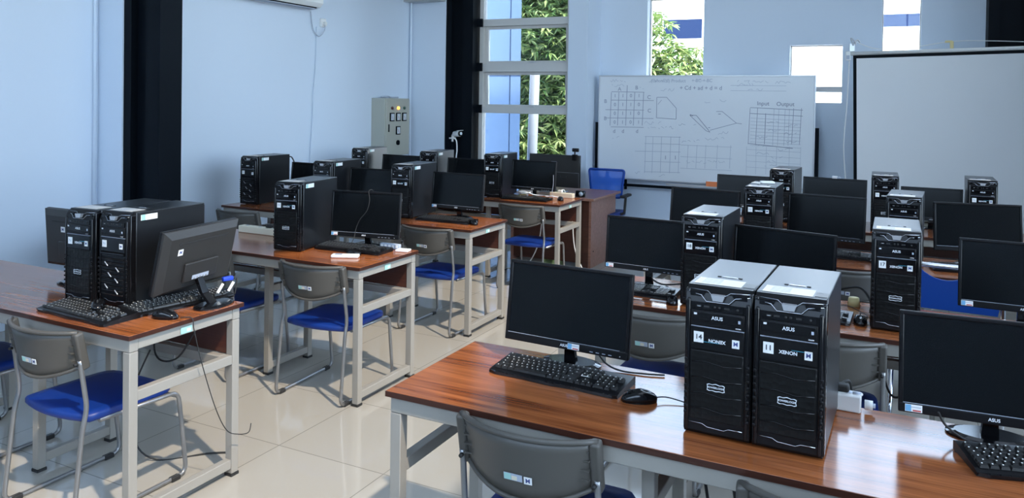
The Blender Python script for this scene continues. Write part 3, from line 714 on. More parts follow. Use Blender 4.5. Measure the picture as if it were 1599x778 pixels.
# ------------------------------------------------------------------ chairs
GC = 'grey-backed chairs with blue seats'
def chair_meshes():
    M = {}
    # backrest: a panel bowed backwards, its lower edge a deep curve
    b = B(); n = 16; hw = .205; vs, fs = [], []
    def row(u):
        x = hw*u; bow = -.075*(1-abs(u)**2.2); zt = .735; zb = .605-.055*(1-abs(u)**2.0)
        return x, bow, zt, zb
    nz = 5
    for lay in (0, 1):
        for i in range(n+1):
            x, bow, zt, zb = row(-1+2*i/n)
            for j in range(nz+1):
                f = j/nz; z = zb+(zt-zb)*f
                vs.append((x, bow+.03-.035*f+(.010 if lay else 0), z-(.004 if lay and j == nz else 0)))
    S = (n+1)*(nz+1)
    def V(l, i, j): return l*S+i*(nz+1)+j
    for i in range(n):
        for j in range(nz):
            fs.append([V(0, i, j), V(0, i+1, j), V(0, i+1, j+1), V(0, i, j+1)]); fs.append([V(1, i, j), V(1, i, j+1), V(1, i+1, j+1), V(1, i+1, j)])
        fs.append([V(0, i, nz), V(0, i+1, nz), V(1, i+1, nz), V(1, i, nz)]); fs.append([V(0, i, 0), V(1, i, 0), V(1, i+1, 0), V(0, i+1, 0)])
    for i in (0, n):
        for j in range(nz): fs.append([V(0, i, j), V(0, i, j+1), V(1, i, j+1), V(1, i, j)])
    b.faces(vs, fs, 'gplast', True)
    rim_t = [(hw*u, -.075*(1-abs(u)**2.2)-.003, .735) for u in [-1+2*i/n for i in range(n+1)]]
    b.tube(rim_t, .0085, 'gplast', 8)
    rim_b = [(hw*u, -.075*(1-abs(u)**2.2)+.029, 0.605-.055*(1-abs(u)**2.0)) for u in [-1+2*i/n for i in range(n+1)]]
    b.tube(rim_b, .007, 'gplast', 8)
    for s in (-1, 1):
        b.box((s*(hw-.004), .012, .663), (.032, .036, .15), 'gplast', .009, 3, rot=(.22, 0, 0))
        for k in range(4): b.prism([(s*(hw-.016), -.004), (s*(hw-.042), -.016), (s*(hw-.016), -.018)], 'z', .628+k*.026, .632+k*.026, 'gplast')
    M['back'] = b.mesh('backrest')
    b = B(); b.cyl((0, -.008, .615), .006, .012, 'rubber', 'y', 10); M['bolt'] = b.mesh('bolt')
    # seat: rounded slab, rear edge bowed
    b = B(); o = []
    for k in range(9): u = -1+k/4; o.append((.20*u, .055-.035*(1-u*u)))
    o += [(.205, .10), (.205, .38)] + [(.205-.05*(1-math.cos(a)), .38+.07*math.sin(a)) for a in (.5, 1.0, PI/2)] + [(-.155, .45)] + [(-.205+.05*(1-math.cos(a)), .38+.07*math.sin(a)) for a in (1.0, .5)] + [(-.205, .38), (-.205, .10)]
    N = len(o); cx, cy = 0, .25
    lays = [(.97, .385), (1, .392), (1, .408), (.975, .417), (.8, .420)]
    vs = [(cx+(x-cx)*s, cy+(y-cy)*s, z-.012*((y-cy)/.2)**2*(y > cy)*.6) for s, z in lays for x, y in o]
    fs = [[l*N+k, l*N+(k+1) % N, (l+1)*N+(k+1) % N, (l+1)*N+k] for l in range(4) for k in range(N)] + [list(range(N))[::-1], [4*N+k for k in range(N)]]
    b.faces(vs, fs, 'bluef', True); M['seat'] = b.mesh('seat')
    b = B(); b.span((-.19, .10, .375), (.19, .13, .386), 'tube', .003); b.span((-.19, .36, .375), (.19, .39, .386), 'tube', .003); M['under'] = b.mesh('seat_bearer')
    for s, nm in ((-1, 'l'), (1, 'r')):
        x = s*.205; xo = s*.214
        b = B(); p = arc([(x, .012, .64), (x, .018, .60), (x+s*.004, .040, .45), (x+s*.006, .020, .38), (xo, -.02, .011), (xo, .50, .011), (xo, .455, .378), (x-s*.01, .10, .380)], .045, 5)
        b.tube(p, .0095, 'tube', 8); M['side'+nm] = b.mesh('side_frame')
    b = B(); b.box((0, 0, .010), (.026, .045, .020), 'rubber', .004); M['glide'] = b.mesh('floor_glide')
    b = B(); b.tube([(-.212, .44, .365), (.212, .44, .365)], .008, 'tube', 8); M['bar'] = b.mesh('cross_bar')
    b = B(); b.box((0, 0, 0), (.055, .001, .02), 'inkf'); b.box((-.016, -.0004, .0), (.02, .001, .018), 'green'); b.box((.004, -.0004, -.002), (.016, .001, .012), 'beige'); M['asset'] = b.mesh('asset_sticker')
    b = B(); b.box((0, 0, 0), (.023, .001, .021), 'paper'); M['letst'] = b.mesh('letter_sticker')
    return M
CM = chair_meshes()
def chair(x, y, rz, label, tags=True):
    """x, y: middle of the backrest's top edge ends, on the floor"""
    t = thing('training_chair', label, 'chair', (x, y, 0), rz, GC)
    k = obj('backrest', CM['back'], t, (0, .006, .012)); obj('bolt', CM['bolt'], k, (.201, 0, 0)); obj('bolt', CM['bolt'], k, (-.201, 0, 0))
    lab(obj('seat', CM['seat'], t), 'blue padded seat'); obj('seat_bearer', CM['under'], t); obj('cross_bar', CM['bar'], t)
    obj('side_frame', CM['sidel'], t); obj('side_frame', CM['sider'], t)
    for s in (-1, 1):
        for yy in (.03, .44): obj('floor_glide', CM['glide'], t, (s*.214, yy, 0))
    if tags:
        lab(obj('asset_sticker', CM['asset'], k, (-.012, -.0608, .617), (.18, 0, 0)), 'faded inventory sticker')
        s = lab(obj('letter_sticker', CM['letst'], k, (.032, -.0596, .615), (.18, 0, .06)), 'white sticker with the letter M'); obj('letter', text('M', .018, 'inkb', .0004), s, (0, -.0012, 0), FRONT)
    return t
chair(-.895, 1.924, .015, 'grey-backed chair with blue seat pushed under the table of tower 14')
chair(-.105, 1.90, .10, 'grey-backed chair of which only the top shows below the towers 14 and 11')
chair(-2.945, 1.875, .0, 'grey-backed chair whose blue seat edge catches the sun by the table with the back-turned monitor')
chair(-3.80, 1.875, .0, 'grey-backed chair cut off by the frame edge, only its blue seat and legs showing')
chair(-2.82, 3.268, .06, 'grey-backed chair with blue seat in front of the white remote control')
chair(-3.63, 3.26, .0, 'grey-backed chair with dark blue seat half hidden behind the back-turned monitor')
chair(-2.94, 4.60, -.02, 'grey-backed chair with blue seat tucked under the aisle end of the third wall-side table')
chair(-4.635, 4.50, .03, 'grey-backed chair at the wall end of its table, beyond the beige power strip')
chair(-2.888, 6.03, 0, 'grey-backed chair with blue seat in front of the brown teacher desk')
chair(-.93, 3.22, .0, 'grey-backed chair behind the monitor beside the tower numbered 14')
chair(-.225, 3.225, .06, 'grey-backed chair behind the white adaptor beside the tower numbered 11')
chair(-.245, 4.63, .0, 'grey-backed chair just behind the yellow plug and the tower numbered 17')

# folding chair whose blue back faces the camera
fc = thing('folding_chair', 'blue folding chair with silver rim and a hand hole in its back', 'chair', (.235, 4.19, 0), -.05)
b = B(); n = 18; W = .215
top = []; hole = []
pts_t = []
for k in range(n+1):
    u = -1+2*k/n; z = .885-.055*max(0, 1-(abs(u+.02)/.52)**2)**.8 if abs(u+.02) < .52 else .885
    pts_t.append((W*u, z))
poly = pts_t + [(W, .73), (W*.96, .69), (-W*.96, .69), (-W, .73)]
b.prism(poly, 'y', -.012, .0, 'bluep'); obj('backrest', b.mesh('backrest'), fc)
b = B(); b.tube(arc([(-W-.012, .0, .40), (-W-.012, .0, .896), (W+.012, 0, .896), (W+.012, 0, .40), (W+.012, -.15, .012)], .03), .011, 'chrome', 10)
b.tube([(-W-.012, 0, .40), (-W-.012, -.15, .012)], .011, 'chrome', 10); lab(obj('rear_frame', b.mesh('rear_frame'), fc), 'silver tube rim')
b = B(); b.box((0, .13, .44), (.38, .32, .03), 'bluep', .012, 3); lab(obj('seat', b.mesh('seat'), fc), 'blue seat')
b = B(); b.tube(arc([(-W-.035, -.02, .46), (-W-.035, .30, .012), (W+.035, .30, .012), (W+.035, -.02, .46)], .03), .010, 'chrome', 10); obj('front_frame', b.mesh('front_frame'), fc)

# ------------------------------------------------------------------ small things on the tables
def strip(name, label, x, y, rz, L, m, plugs, z=.75, h=.045, w=.055, cat='power strip'):
    t = thing(name, label, cat, (x, y, z), rz)
    b = B(); b.box((0, 0, h/2), (L, w, h), m, .005, 2); obj('housing', b.mesh('housing'), t)
    for k in range(3):
        b = B(); b.cyl((-L/2+L*(k+.5)/3, 0, h), .016, .003, m, 'z', 16); b.cyl((-L/2+L*(k+.5)/3, 0, h+.001), .012, .002, 'inkf', 'z', 16); obj('socket', b.mesh('socket'), t)
    for px, m2 in plugs:
        b = B(); b.box((px, 0, h+.013), (.045, .032, .022), m2, .006); b.tube(smooth_path([(px, .01, h+.02), (px+.02, .04, h+.02), (px+.03, .07, .01)]), .004, m2, 6)
        lab(obj('plug', b.mesh('plug'), t), 'plug pushed into the strip')
    return t
strip('power_strip', 'long beige power strip with a black plug on the dark wooden table', -3.72, 3.815, .0, .34, 'beige', [(.08, 'rubber')])
strip('power_strip', 'beige power strip with a white plug beside the teacher monitor', -2.79, 6.72, -.08, .24, 'beige', [(-.02, 'white')])
strip('power_adaptor', 'white socket block behind the tower numbered 11', -.107, 2.487, .0, .07, 'white', [(-.02, 'rubber')], .75, .05, .05, 'adaptor')
strip('power_strip', 'pale power strip between the tower 18 and the tower with the packet', -.88, 5.10, .1, .22, 'beige', [(.0, 'white')])
strip('power_strip', 'pale power strip beside the monitor in front of the projection screen', .24, 6.598, 0, .2, 'beige', [(.05, 'white')])
ad = bpy.data.objects['power_adaptor']; b = B(); b.cyl((.055, .0, .022), .014, .022, 'white', 'x', 14); b.cyl((.068, 0, .022), .007, .01, 'inkf', 'x', 12); obj('round_socket', b.mesh('round_socket'), ad)

rc = thing('remote_control', 'white air conditioner remote lying on the dark wooden table', 'remote', (-2.765, 3.49, .75), .44)
b = B(); b.box((0, 0, .009), (.155, .052, .018), 'white', .006, 3); obj('casing', b.mesh('casing'), rc)
b = B(); b.box((-.038, 0, .0183), (.038, .034, .001), 'inkd'); obj('display', b.mesh('display'), rc)
for k in range(3):
    b = B(); b.box((.01+k*.02, 0, .0185), (.010, .016, .002), 'cream', .001); obj('button', b.mesh('button'), rc)
def slab(name, label, cat, x, y, rz, d, m, z=.75):
    t = thing(name, label, cat, (x, y, z), rz); b = B(); b.box((0, 0, d[2]/2), d, m, min(d)*.2, 2); t.data = None
    obj('body' if name != 'paper_strip' else 'sheet', b.mesh('body'), t); return t
def flat(name, label, cat, x, y, rz, d, m, z=.75, extra=None):
    b = B(); b.box((0, 0, d[2]/2), d, m, min(d)*.3, 2)
    if extra: extra(b)
    return thing(name, label, cat, (x, y, z), rz, None, b.mesh(name))
flat('charger', 'small white charger behind the keyboard near the white remote', 'charger', -2.585, 3.80, .2, (.08, .06, .014), 'white')
flat('paper_strip', 'wider paper strip lying in front of the keyboard of table 18', 'paper', -.93, 3.437, -.05, (.11, .022, .0012), 'paper')
flat('paper_strip', 'narrow paper strip near the neighbouring monitor edge on table 18', 'paper', -1.07, 3.43, -.02, (.10, .010, .0012), 'paper')
flat('paper_packet', 'small white packet lying on top of a black tower', 'packet', -.715, 5.08, .35, (.085, .05, .014), 'paper', .75+TH+.0005)
flat('folded_note', 'thin folded note under the white packet edge on the tower', 'paper', -.775, 5.05, -.2, (.05, .05, .006), 'paper', .75+TH+.0005)
yp = thing('yellow_plug', 'yellowish round plug among cables beside the tower numbered 17', 'plug', (-.15, 3.80, .75), .2)
b = B(); b.cyl((0, 0, .018), .028, .036, 'yellow', 'z', 18, .022); obj('plug_body', b.mesh('plug_body'), yp)
b = B(); b.tube(smooth_path([(.02, 0, .02), (.07, -.05, .03), (.12, -.03, .05)]), .003, 'rubber', 6); obj('cord', b.mesh('cord'), yp)
pb = thing('cable_adaptor', 'grey and white cable adaptor under the monitor above the white remote', 'adaptor', (-2.70, 3.835, .75), .1)
b = B(); b.box((0, 0, .015), (.13, .03, .03), 'inkf', .004); obj('casing', b.mesh('casing'), pb)
for k in range(5):
    b = B(); b.box((-.05+k*.025, -.016, .017), (.014, .004, .016), 'paper'); obj('port', b.mesh('port'), pb)

# cables
def cable(label, pts, r=.003, m='rubber', n=6):
    b = B(); b.tube(smooth_path(pts, n), r, m, 6); return thing('cable', label, 'cable', (0, 0, 0), 0, None, b.mesh('cable'))
cable('thin black mouse cord hanging from the table with the back-turned monitor', [(-2.56, 2.19, .754), (-2.522, 2.215, .752), (-2.512, 2.218, .70), (-2.512, 2.26, .55), (-2.512, 2.33, .35), (-2.50, 2.38, .24), (-2.497, 2.44, .20), (-2.496, 2.50, .185), (-2.496, 2.515, .22)], .002)
cable('thin cord hanging down across the dark screen above the white remote', [(-2.80, 3.80, 1.04), (-2.80, 3.785, 1.098), (-2.806, 3.755, 1.095), (-2.79, 3.742, 1.045), (-2.80, 3.733, .985), (-2.845, 3.722, .925), (-2.865, 3.715, .875), (-2.86, 3.69, .825), (-2.83, 3.62, .79), (-2.81, 3.59, .77)], .0022)
cable('black cable looping under the front wall-side table', [(-2.98, 2.44, .66), (-2.97, 2.40, .52), (-2.90, 2.38, .47), (-2.80, 2.39, .50), (-2.74, 2.43, .62)], .004)
cable('black cable curling on the floor under the front wall-side table', [(-3.05, 2.46, .5), (-3.10, 2.40, .3), (-3.05, 2.36, .1), (-2.95, 2.40, .006), (-2.8, 2.55, .006), (-2.7, 2.62, .006)], .004)
cable('white cable hanging behind the chair at the brown teacher desk', [(-3.02, 6.795, .74), (-3.03, 6.80, .5), (-3.08, 6.82, .25), (-3.2, 6.84, .05), (-3.35, 6.82, .006), (-3.5, 6.75, .006)], .006, 'white')
cable('white cable sagging behind the end frame at the brown teacher desk', [(-2.72, 6.80, .70), (-2.72, 6.82, .5), (-2.70, 6.84, .25), (-2.62, 6.86, .06), (-2.5, 6.85, .007), (-2.4, 6.82, .007)], .006, 'white')
cable('tangle of white cable on the keyboard near the teacher desk', [(-3.10, 6.47, .79), (-3.05, 6.44, .80), (-3.0, 6.47, .81), (-3.06, 6.50, .80), (-3.12, 6.46, .805), (-3.05, 6.45, .815), (-2.96, 6.46, .79), (-2.88, 6.50, .785), (-2.84, 6.46, .785), (-2.80, 6.52, .78), (-2.75, 6.60, .76)], .0045, 'white')
cable('grey cord hanging beside the monitor near the teacher desk', [(-2.78, 6.48, .98), (-2.77, 6.46, .9), (-2.775, 6.45, .82), (-2.76, 6.46, .765)], .002, 'inkf')
cable('black monitor cord behind the keyboard of tower 14', [(-.90, 2.47, .82), (-.86, 2.47, .77), (-.80, 2.46, .755), (-.72, 2.47, .755), (-.66, 2.49, .755)], .003)
cable('black cable hanging under the table of tower 14', [(-.52, 2.40, .68), (-.50, 2.38, .50), (-.46, 2.36, .36), (-.38, 2.33, .30), (-.30, 2.31, .34)], .005)
cable('second black cable hanging lower under the table of tower 14', [(-.42, 2.40, .68), (-.41, 2.36, .5), (-.36, 2.33, .3), (-.36, 2.30, .1), (-.37, 2.26, .01), (-.42, 2.18, .006)], .005)
cable('black cables behind the monitor of tower 18', [(-1.06, 3.66, .86), (-1.05, 3.67, .80), (-1.0, 3.68, .77), (-.92, 3.70, .775), (-.84, 3.72, .79)], .004)
cable('thick black cable arching behind the yellow plug', [(-.32, 3.80, .765), (-.25, 3.78, .80), (-.18, 3.78, .83), (-.12, 3.76, .84), (-.08, 3.70, .80), (-.08, 3.66, .76)], .005)
cable('black cable sagging beside the chair behind the white adaptor', [(-.05, 3.745, .58), (.0, 3.70, .42), (.05, 3.62, .44), (.10, 3.6, .55)], .005)
cable('black monitor cord beside the keyboard cut off by the frame', [(.12, 2.36, .83), (.14, 2.38, .79), (.19, 2.39, .757), (.25, 2.385, .757)], .003)
cable('black cables crossing under the monitor beside the blue chair', [(.45, 3.75, .84), (.50, 3.74, .78), (.56, 3.73, .80), (.62, 3.74, .84)], .004)
cable('power cable rising behind the tower at the wall end', [(-4.76, 5.215, 1.13), (-4.75, 5.24, 1.12), (-4.735, 5.26, 1.05), (-4.73, 5.25, .9), (-4.72, 5.21, .76)], .006)
vg = thing('video_plug', 'blue video plug and cords hanging from the back-turned monitor', 'plug', (-2.67, 2.54, .80), 1.3)
b = B(); b.box((0, 0, .03), (.05, .022, .02), 'bluec', .005); b.tube(smooth_path([(.025, 0, .03), (.04, 0, .028), (.045, .0, .01), (.035, 0, -.045)]), .003, 'rubber', 8); obj('plug_body', b.mesh('plug_body'), vg)
for dx in (-.05, .0):
    b = B(); b.box((dx, -.03, .0), (.012, .004, .045), 'paper', rot=(0, .6, 0)); lab(obj('cord_tag', b.mesh('cord_tag'), vg), 'white paper tag')

# ------------------------------------------------------------------ wall-side fittings
box = thing('meter_cabinet', 'grey-green electrical meter cabinet with lamps and dials on the blue wall', 'electrical cabinet', (-5.5, 7.39, .98))
b = B(); b.span((0, 0, 0), (.19, .50, .68), 'boxp', .004); obj('cabinet_body', b.mesh('cabinet_body'), box)
b = B(); b.span((.1905, .012, .012), (.205, .488, .668), 'boxp', .003); dr = obj('door', b.mesh('door'), box)
for y, m in ((.12, 'darkr'), (.245, 'amber'), (.37, 'darkg')):
    b = B(); b.cyl((.212, y, .565), .018, .016, m, 'x', 16); lab(obj('indicator_lamp', b.mesh('indicator_lamp'), box), {'darkr': 'dark red lamp', 'amber': 'lit amber lamp', 'darkg': 'green lamp'}[m])
for y, z in ((.12, .46), (.245, .46), (.37, .46), (.245, .30)):
    b = B(); b.box((.212, y, z), (.014, .085, .10), 'column', .004); g = obj('meter', b.mesh('meter'), box)
    b = B(); b.box((.2195, y, z), (.002, .062, .076), 'metre'); b.box((.221, y, z-.012), (.001, .004, .05), 'red', rot=(.5, 0, 0)); obj('dial', b.mesh('dial'), g)
b = B(); b.box((.21, .06, .33), (.012, .014, .09), 'column', .003); obj('handle', b.mesh('handle'), box)
b = B(); b.cyl((.212, .245, .155), .03, .014, 'column', 'x', 18); b.box((.224, .245, .155), (.014, .012, .05), 'column', .003); obj('rotary_switch', b.mesh('rotary_switch'), box)
b = B(); b.tube(smooth_path([(.05, .12, .69), (.09, .2, .70), (.06, .3, .69), (.1, .4, .69)]), .010, 'inkf', 8); obj('cable_coil', b.mesh('cable_coil'), box)
ac = thing('air_conditioner', 'white split air conditioner high on the blue wall', 'air conditioner', (-5.5, 5.30, 2.555))
b = B(); b.prism([(0, .02), (.0, .30), (.16, .30), (.22, .24), (.23, .06), (.19, .02), (.05, 0)], 'y', 0, .95, 'white'); obj('casing', b.mesh('casing'), ac)
b = B(); b.box((.13, .475, .004), (.12, .86, .006), 'inkf', .001); obj('air_louver', b.mesh('air_louver'), ac)
b = B(); b.box((.06, .475, .004), (.012, .88, .010), 'white', .002); obj('rear_strip', b.mesh('rear_strip'), ac)
b = B(); b.box((.19, .475, .027), (.05, .86, .004), 'column', rot=(0, -.8, 0)); obj('outlet_slot', b.mesh('outlet_slot'), ac)
so = thing('wall_socket', 'small white wall socket with a plug below the air conditioner', 'socket', (-5.5, 6.50, 2.45))
b = B(); b.box((.015, 0, 0), (.03, .075, .09), 'white', .006); obj('socket_plate', b.mesh('socket_plate'), so)
b = B(); b.box((.045, .0, -.01), (.03, .035, .04), 'white', .006); b.tube(smooth_path([(.045, 0, -.03), (.04, -.01, -.09), (.03, -.08, -.15), (.02, -.16, -.08), (.02, -.20, .10)]), .005, 'inkf', 6); lab(obj('plug', b.mesh('plug'), so), 'white plug with its cord')
cable('pale conduit running down the blue wall from the air conditioner', [(-5.494, 6.41, 2.40), (-5.492, 6.40, 2.0), (-5.492, 6.37, 1.7), (-5.492, 6.36, 1.4), (-5.492, 6.33, 1.0), (-5.492, 6.33, .5), (-5.492, 6.33, .05)], .007, 'wall')
# security camera on a slim black pole
cam = thing('security_camera', 'white bullet security camera on a slim black pole before the black column', 'camera', (-4.79, 8.06, 0))
b = B(); b.tube([(0, 0, .02), (0, 0, 1.17)], .009, 'column', 8); b.cyl((0, 0, .01), .09, .02, 'column', 'z', 20); obj('pole', b.mesh('pole'), cam)
b = B(); b.cyl((0, 0, 1.19), .042, .016, 'white', 'z', 20); b.cyl((0, 0, 1.163), .012, .03, 'white', 'z', 12); b.tube(smooth_path([(0, 0, 1.195), (.002, 0, 1.22), (.02, -.005, 1.235), (.035, -.01, 1.24)]), .016, 'white', 10); obj('bracket', b.mesh('bracket'), cam)
b = B(); d = Vector((.95, -.30, .10)).normalized(); c = Vector((.075, -.02, 1.245))
b.tube([c-d*.055, c-d*.05, c+d*.045, c+d*.048], [.024, .033, .036, .036], 'white', 18); obj('housing', b.mesh('housing'), cam)
b = B(); b.tube([c+d*.0485, c+d*.068], .034, 'blackg', 18); b.box(c+d*.05+Vector((0, 0, .037)), (.07, .05, .004), 'white', .001, rot=(0, -.1, -.3)); obj('lens_hood', b.mesh('lens_hood'), cam)
b = B(); b.tube([c+d*.069, c+d*.071], .018, 'metre', 14); obj('lens', b.mesh('lens'), cam)
b = B(); b.tube(smooth_path([(.02, -.01, 1.20), (.06, -.01, 1.16), (.07, -.01, 1.05), (.06, -.01, .95), (.05, -.01, .7), (.05, -.01, .4), (.04, -.01, .03)]), .008, 'white', 8); obj('cord', b.mesh('cord'), cam)

# ------------------------------------------------------------------ teacher desk, monitor, chair
td = thing('teacher_desk', 'brown wooden teacher desk with panel sides beside the rear wall-side table', 'desk', (-3.56, 7.14, 0))
b = B(); b.span((-.02, 0, .675), (.93, .84, .70), 'teak', .003); obj('desk_top', b.mesh('desk_top'), td)
b = B(); b.span((.86, .06, 0), (.885, .80, .675), 'teak'); b.cyl((.886, .13, .16), .008, .004, 'column', 'x', 10); obj('side_panel', b.mesh('side_panel'), td)
b = B(); b.span((0.0, .06, 0), (.025, .80, .675), 'teak'); obj('side_panel', b.mesh('side_panel'), td)
b = B(); b.span((.025, .08, .04), (.86, .10, .675), 'panel'); obj('front_panel', b.mesh('front_panel'), td)
b = B(); b.span((.80, .05, .0), (.86, .085, .675), 'panel'); obj('corner_post', b.mesh('corner_post'), td)
tm = thing('teacher_monitor', 'large black-brown monitor seen from behind on the brown teacher desk', 'monitor', (-3.20, 7.50, .70), PI-.02)
w = .292; b = B(); b.span((-w, 0, .055), (w, .016, .395), 'blackg', .003); b.span((-w+.004, .016, .215), (w-.004, .030, .392), 'backsh', .004); obj('upper_shell', b.mesh('upper_shell'), tm)
b = B(); b.span((-w+.004, .016, .058), (w-.004, .045, .212), 'backsh', .006); obj('lower_shell', b.mesh('lower_shell'), tm)
b = B(); b.span((-w+.006, .029, .2125), (w-.006, .031, .2145), 'silver'); obj('seam_strip', b.mesh('seam_strip'), tm)
obj('brand_lettering', text('acer', .032, 'inkf', .0006), tm, (.0, .0308, .318), BACKR)
b = B(); b.tube(arc([(-.15, .047, .175), (-.15, .056, .16), (-.085, .056, .16), (-.085, .047, .175)], .01), .005, 'rubber', 6); obj('cable_clip', b.mesh('cable_clip'), tm)
b = B(); b.box((0, .035, .03), (.06, .03, .06), 'black', .006); obj('stand_neck', b.mesh('stand_neck'), tm)
b = B(); b.box((0, .02, .006), (.26, .18, .012), 'silver', .005); lab(obj('stand_base', b.mesh('stand_base'), tm), 'silver stand base')
wc = thing('webcam', 'small black webcam clipped on top of the teacher monitor', 'webcam', (-2.965, 7.485, 1.0955), PI)
b = B(); b.box((0, .02, .005), (.05, .03, .010), 'black', .003); b.box((0, .042, -.02), (.045, .008, .06), 'black', .003); b.box((0, .02, .028), (.012, .014, .04), 'black', .003); obj('clip', b.mesh('clip'), wc)
b = B(); b.tube([(-.035, .0, .055), (-.033, .0, .055), (.033, .0, .055), (.035, 0, .055)], [.012, .019, .019, .012], 'blackg', 14); obj('camera_body', b.mesh('camera_body'), wc)
b = B(); b.cyl((0, -.018, .055), .010, .006, 'fglass', 'y', 14); obj('lens', b.mesh('lens'), wc)
dc = thing('desk_gadget', 'small black gadget with a pale painted reflection at the corner of the teacher desk', 'gadget', (-2.80, 7.22, .70), .1)
b = B(); b.box((0, 0, .033), (.095, .05, .062), 'blackg', .010, 3, rot=(-.15, 0, 0)); obj('casing', b.mesh('casing'), dc)
b = B(); b.cyl((.012, -.030, .035), .022, .004, 'metre', 'y', 18); obj('face', b.mesh('face'), dc)  # pale disc stands in for the blue reflection on the box

oc = thing('office_chair', 'blue mesh office chair behind the brown teacher desk', 'chair', (-2.86, 8.16, 0), .03)
b = B(); b.tube(arc([(-.17, .0, .60), (-.205, .0, .905), (.205, .0, .905), (.17, .0, .60), (-.17, .0, .60)], .03), .013, 'bluep', 8); obj('back_frame', b.mesh('back_frame'), oc)
b = B(); b.faces([(-.166, .004, .605), (.166, .004, .605), (.198, .004, .90), (-.198, .004, .90), (-.166, .007, .605), (.166, .007, .605), (.198, .007, .90), (-.198, .007, .90)], [[0, 1, 2, 3], [7, 6, 5, 4], [0, 4, 5, 1], [2, 6, 7, 3], [1, 5, 6, 2], [0, 3, 7, 4]], 'bluemesh'); lab(obj('back_mesh', b.mesh('back_mesh'), oc), 'see-through blue mesh')
b = B(); b.span((-.02, .012, .42), (.02, .035, .88), 'bluep', .006); b.box((.09, .014, .78), (.17, .012, .05), 'bluep', .004); b.box((-.09, .014, .78), (.17, .012, .05), 'bluep', .004); obj('back_brace', b.mesh('back_brace'), oc)
b = B(); b.box((0, -.20, .44), (.46, .44, .07), 'bluef', .03, 3); obj('seat', b.mesh('seat'), oc)
b = B(); b.cyl((0, -.18, .25), .028, .32, 'rubber', 'z', 16)
for k in range(5):
    a = 2*PI*k/5+.3; b.tube([(0, -.18, .12), (.28*math.cos(a), -.18+.28*math.sin(a), .075)], .018, 'rubber', 8)
obj('pedestal', b.mesh('pedestal'), oc)
for k in range(5):
    a = 2*PI*k/5+.3; b = B(); b.cyl((.28*math.cos(a), -.18+.28*math.sin(a), .03), .03, .04, 'rubber', 'x', 14); obj('caster', b.mesh('caster'), oc)
for s in (-1, 1):
    b = B(); b.tube(arc([(s*.22, -.20, .45), (s*.27, -.20, .46), (s*.27, -.16, .63)], .03), .014, 'rubber', 8); b.box((s*.27, -.15, .645), (.06, .26, .03), 'rubber', .012); obj('armrest', b.mesh('armrest'), oc)

# ------------------------------------------------------------------ whiteboard
wb = thing('whiteboard', 'white writing board on a black stand covered in faint grids and formulas', 'whiteboard', (-1.913, 8.5, 0))
hw, z0, z1 = 1.163, .79, 1.95
b = B(); b.span((-hw, 0, z0), (hw, .02, z1), 'board'); lab(obj('writing_surface', b.mesh('writing_surface'), wb), 'white enamel surface')
b = B(); t = .014
b.span((-hw-t, -.006, z0-t), (-hw, .026, z1+t), 'alu', .002); b.span((hw, -.006, z0-t), (hw+t, .026, z1+t), 'alu', .002)
b.span((-hw, -.006, z1), (hw, .026, z1+t), 'alu', .002); b.span((-hw, -.006, z0-t), (hw, .026, z0), 'alu', .002); obj('frame', b.mesh('frame'), wb)
for s in (-1, 1):
    b = B(); b.span((s*(hw+.033)-.018, .0, .06), (s*(hw+.033)+.018, .036, 1.42), 'column', .003); b.box((s*(hw+.033), .02, .05), (.04, .6, .035), 'column', .004); obj('stand_post', b.mesh('stand_post'), wb)
    for yy in (-.24, .28):
        b = B(); b.cyl((s*(hw+.033), yy, .0175), .0175, .025, 'rubber', 'x', 14); obj('caster', b.mesh('caster'), wb)
b = B(); b.span((-hw-.015, .008, .695), (hw+.015, .03, .725), 'column'); obj('cross_bar', b.mesh('cross_bar'), wb)
for x in (-.84, .5):
    b = B(); b.span((x-.012, .0, .66), (x+.012, .034, .79), 'column', .002); obj('bar_bracket', b.mesh('bar_bracket'), wb)
b = B(); b.span((-.35, -.06, .742), (hw, .0, .752), 'alu', .002); b.span((-.35, -.06, .752), (hw, -.054, .764), 'alu'); obj('pen_tray', b.mesh('pen_tray'), wb)

def U(px, py):
    """photo position on the board -> board coordinates"""
    f = (px-937.)/(1271.5-937.); top = 119+2*f; bot = 276+15.5*f
    return (-hw+2*hw*f, z1-(py-top)/(bot-top)*(z1-z0))
class Ink:
    def __init__(s, m): s.b = B(); s.m = m; s.rnd = random.Random(11)
    def line(s, pts, w=.006):
        q = [Vector((*U(*p), 0)) for p in pts]
        for a, c in zip(q, q[1:]):
            d = (c-a); L = d.length
            if L < 1e-5: continue
            nrm = Vector((-d.y, d.x, 0))/L*w/2
            s.b.faces([(p.x, -.0012, p.y) for p in (a+nrm, a-nrm, c-nrm, c+nrm)], [[0, 1, 2, 3]], s.m)
    def scribble(s, x, y, w, h=6, k=None):
        """a run of hand-sized strokes that stands for an illegible word"""
        k = k or max(2, int(w/4)); pts = []
        for i in range(k*2): pts.append((x+w*i/(k*2-1), y+s.rnd.uniform(-h/2, h/2)))
        for i in range(0, len(pts)-1, 1):
            if s.rnd.random() < .8: s.line([pts[i], pts[i+1]], .004)
    def done(s, name):
        o = obj(name, s.b.mesh(name), wb); return o
k = Ink('inkd')
for x in (957, 970, 984, 997, 1012): k.line([(x, 144 if x != 984 else 133), (x-1.5, 196)], .007)
for y in (143, 156, 171, 184, 198): k.line([(957-(10 if y in (171, 184) else 0), y), (1013+(16 if y in (156, 184) else 0), y+1)], .006)
k.line([(1034, 152), (1050, 152), (1066, 169), (1066, 186), (1034, 184), (1034, 152)], .006); k.line([(1036, 163), (1042, 156)], .004)
lab(k.done('marker_grid'), 'hand-drawn table of ones and zeros')
k = Ink('inkd')
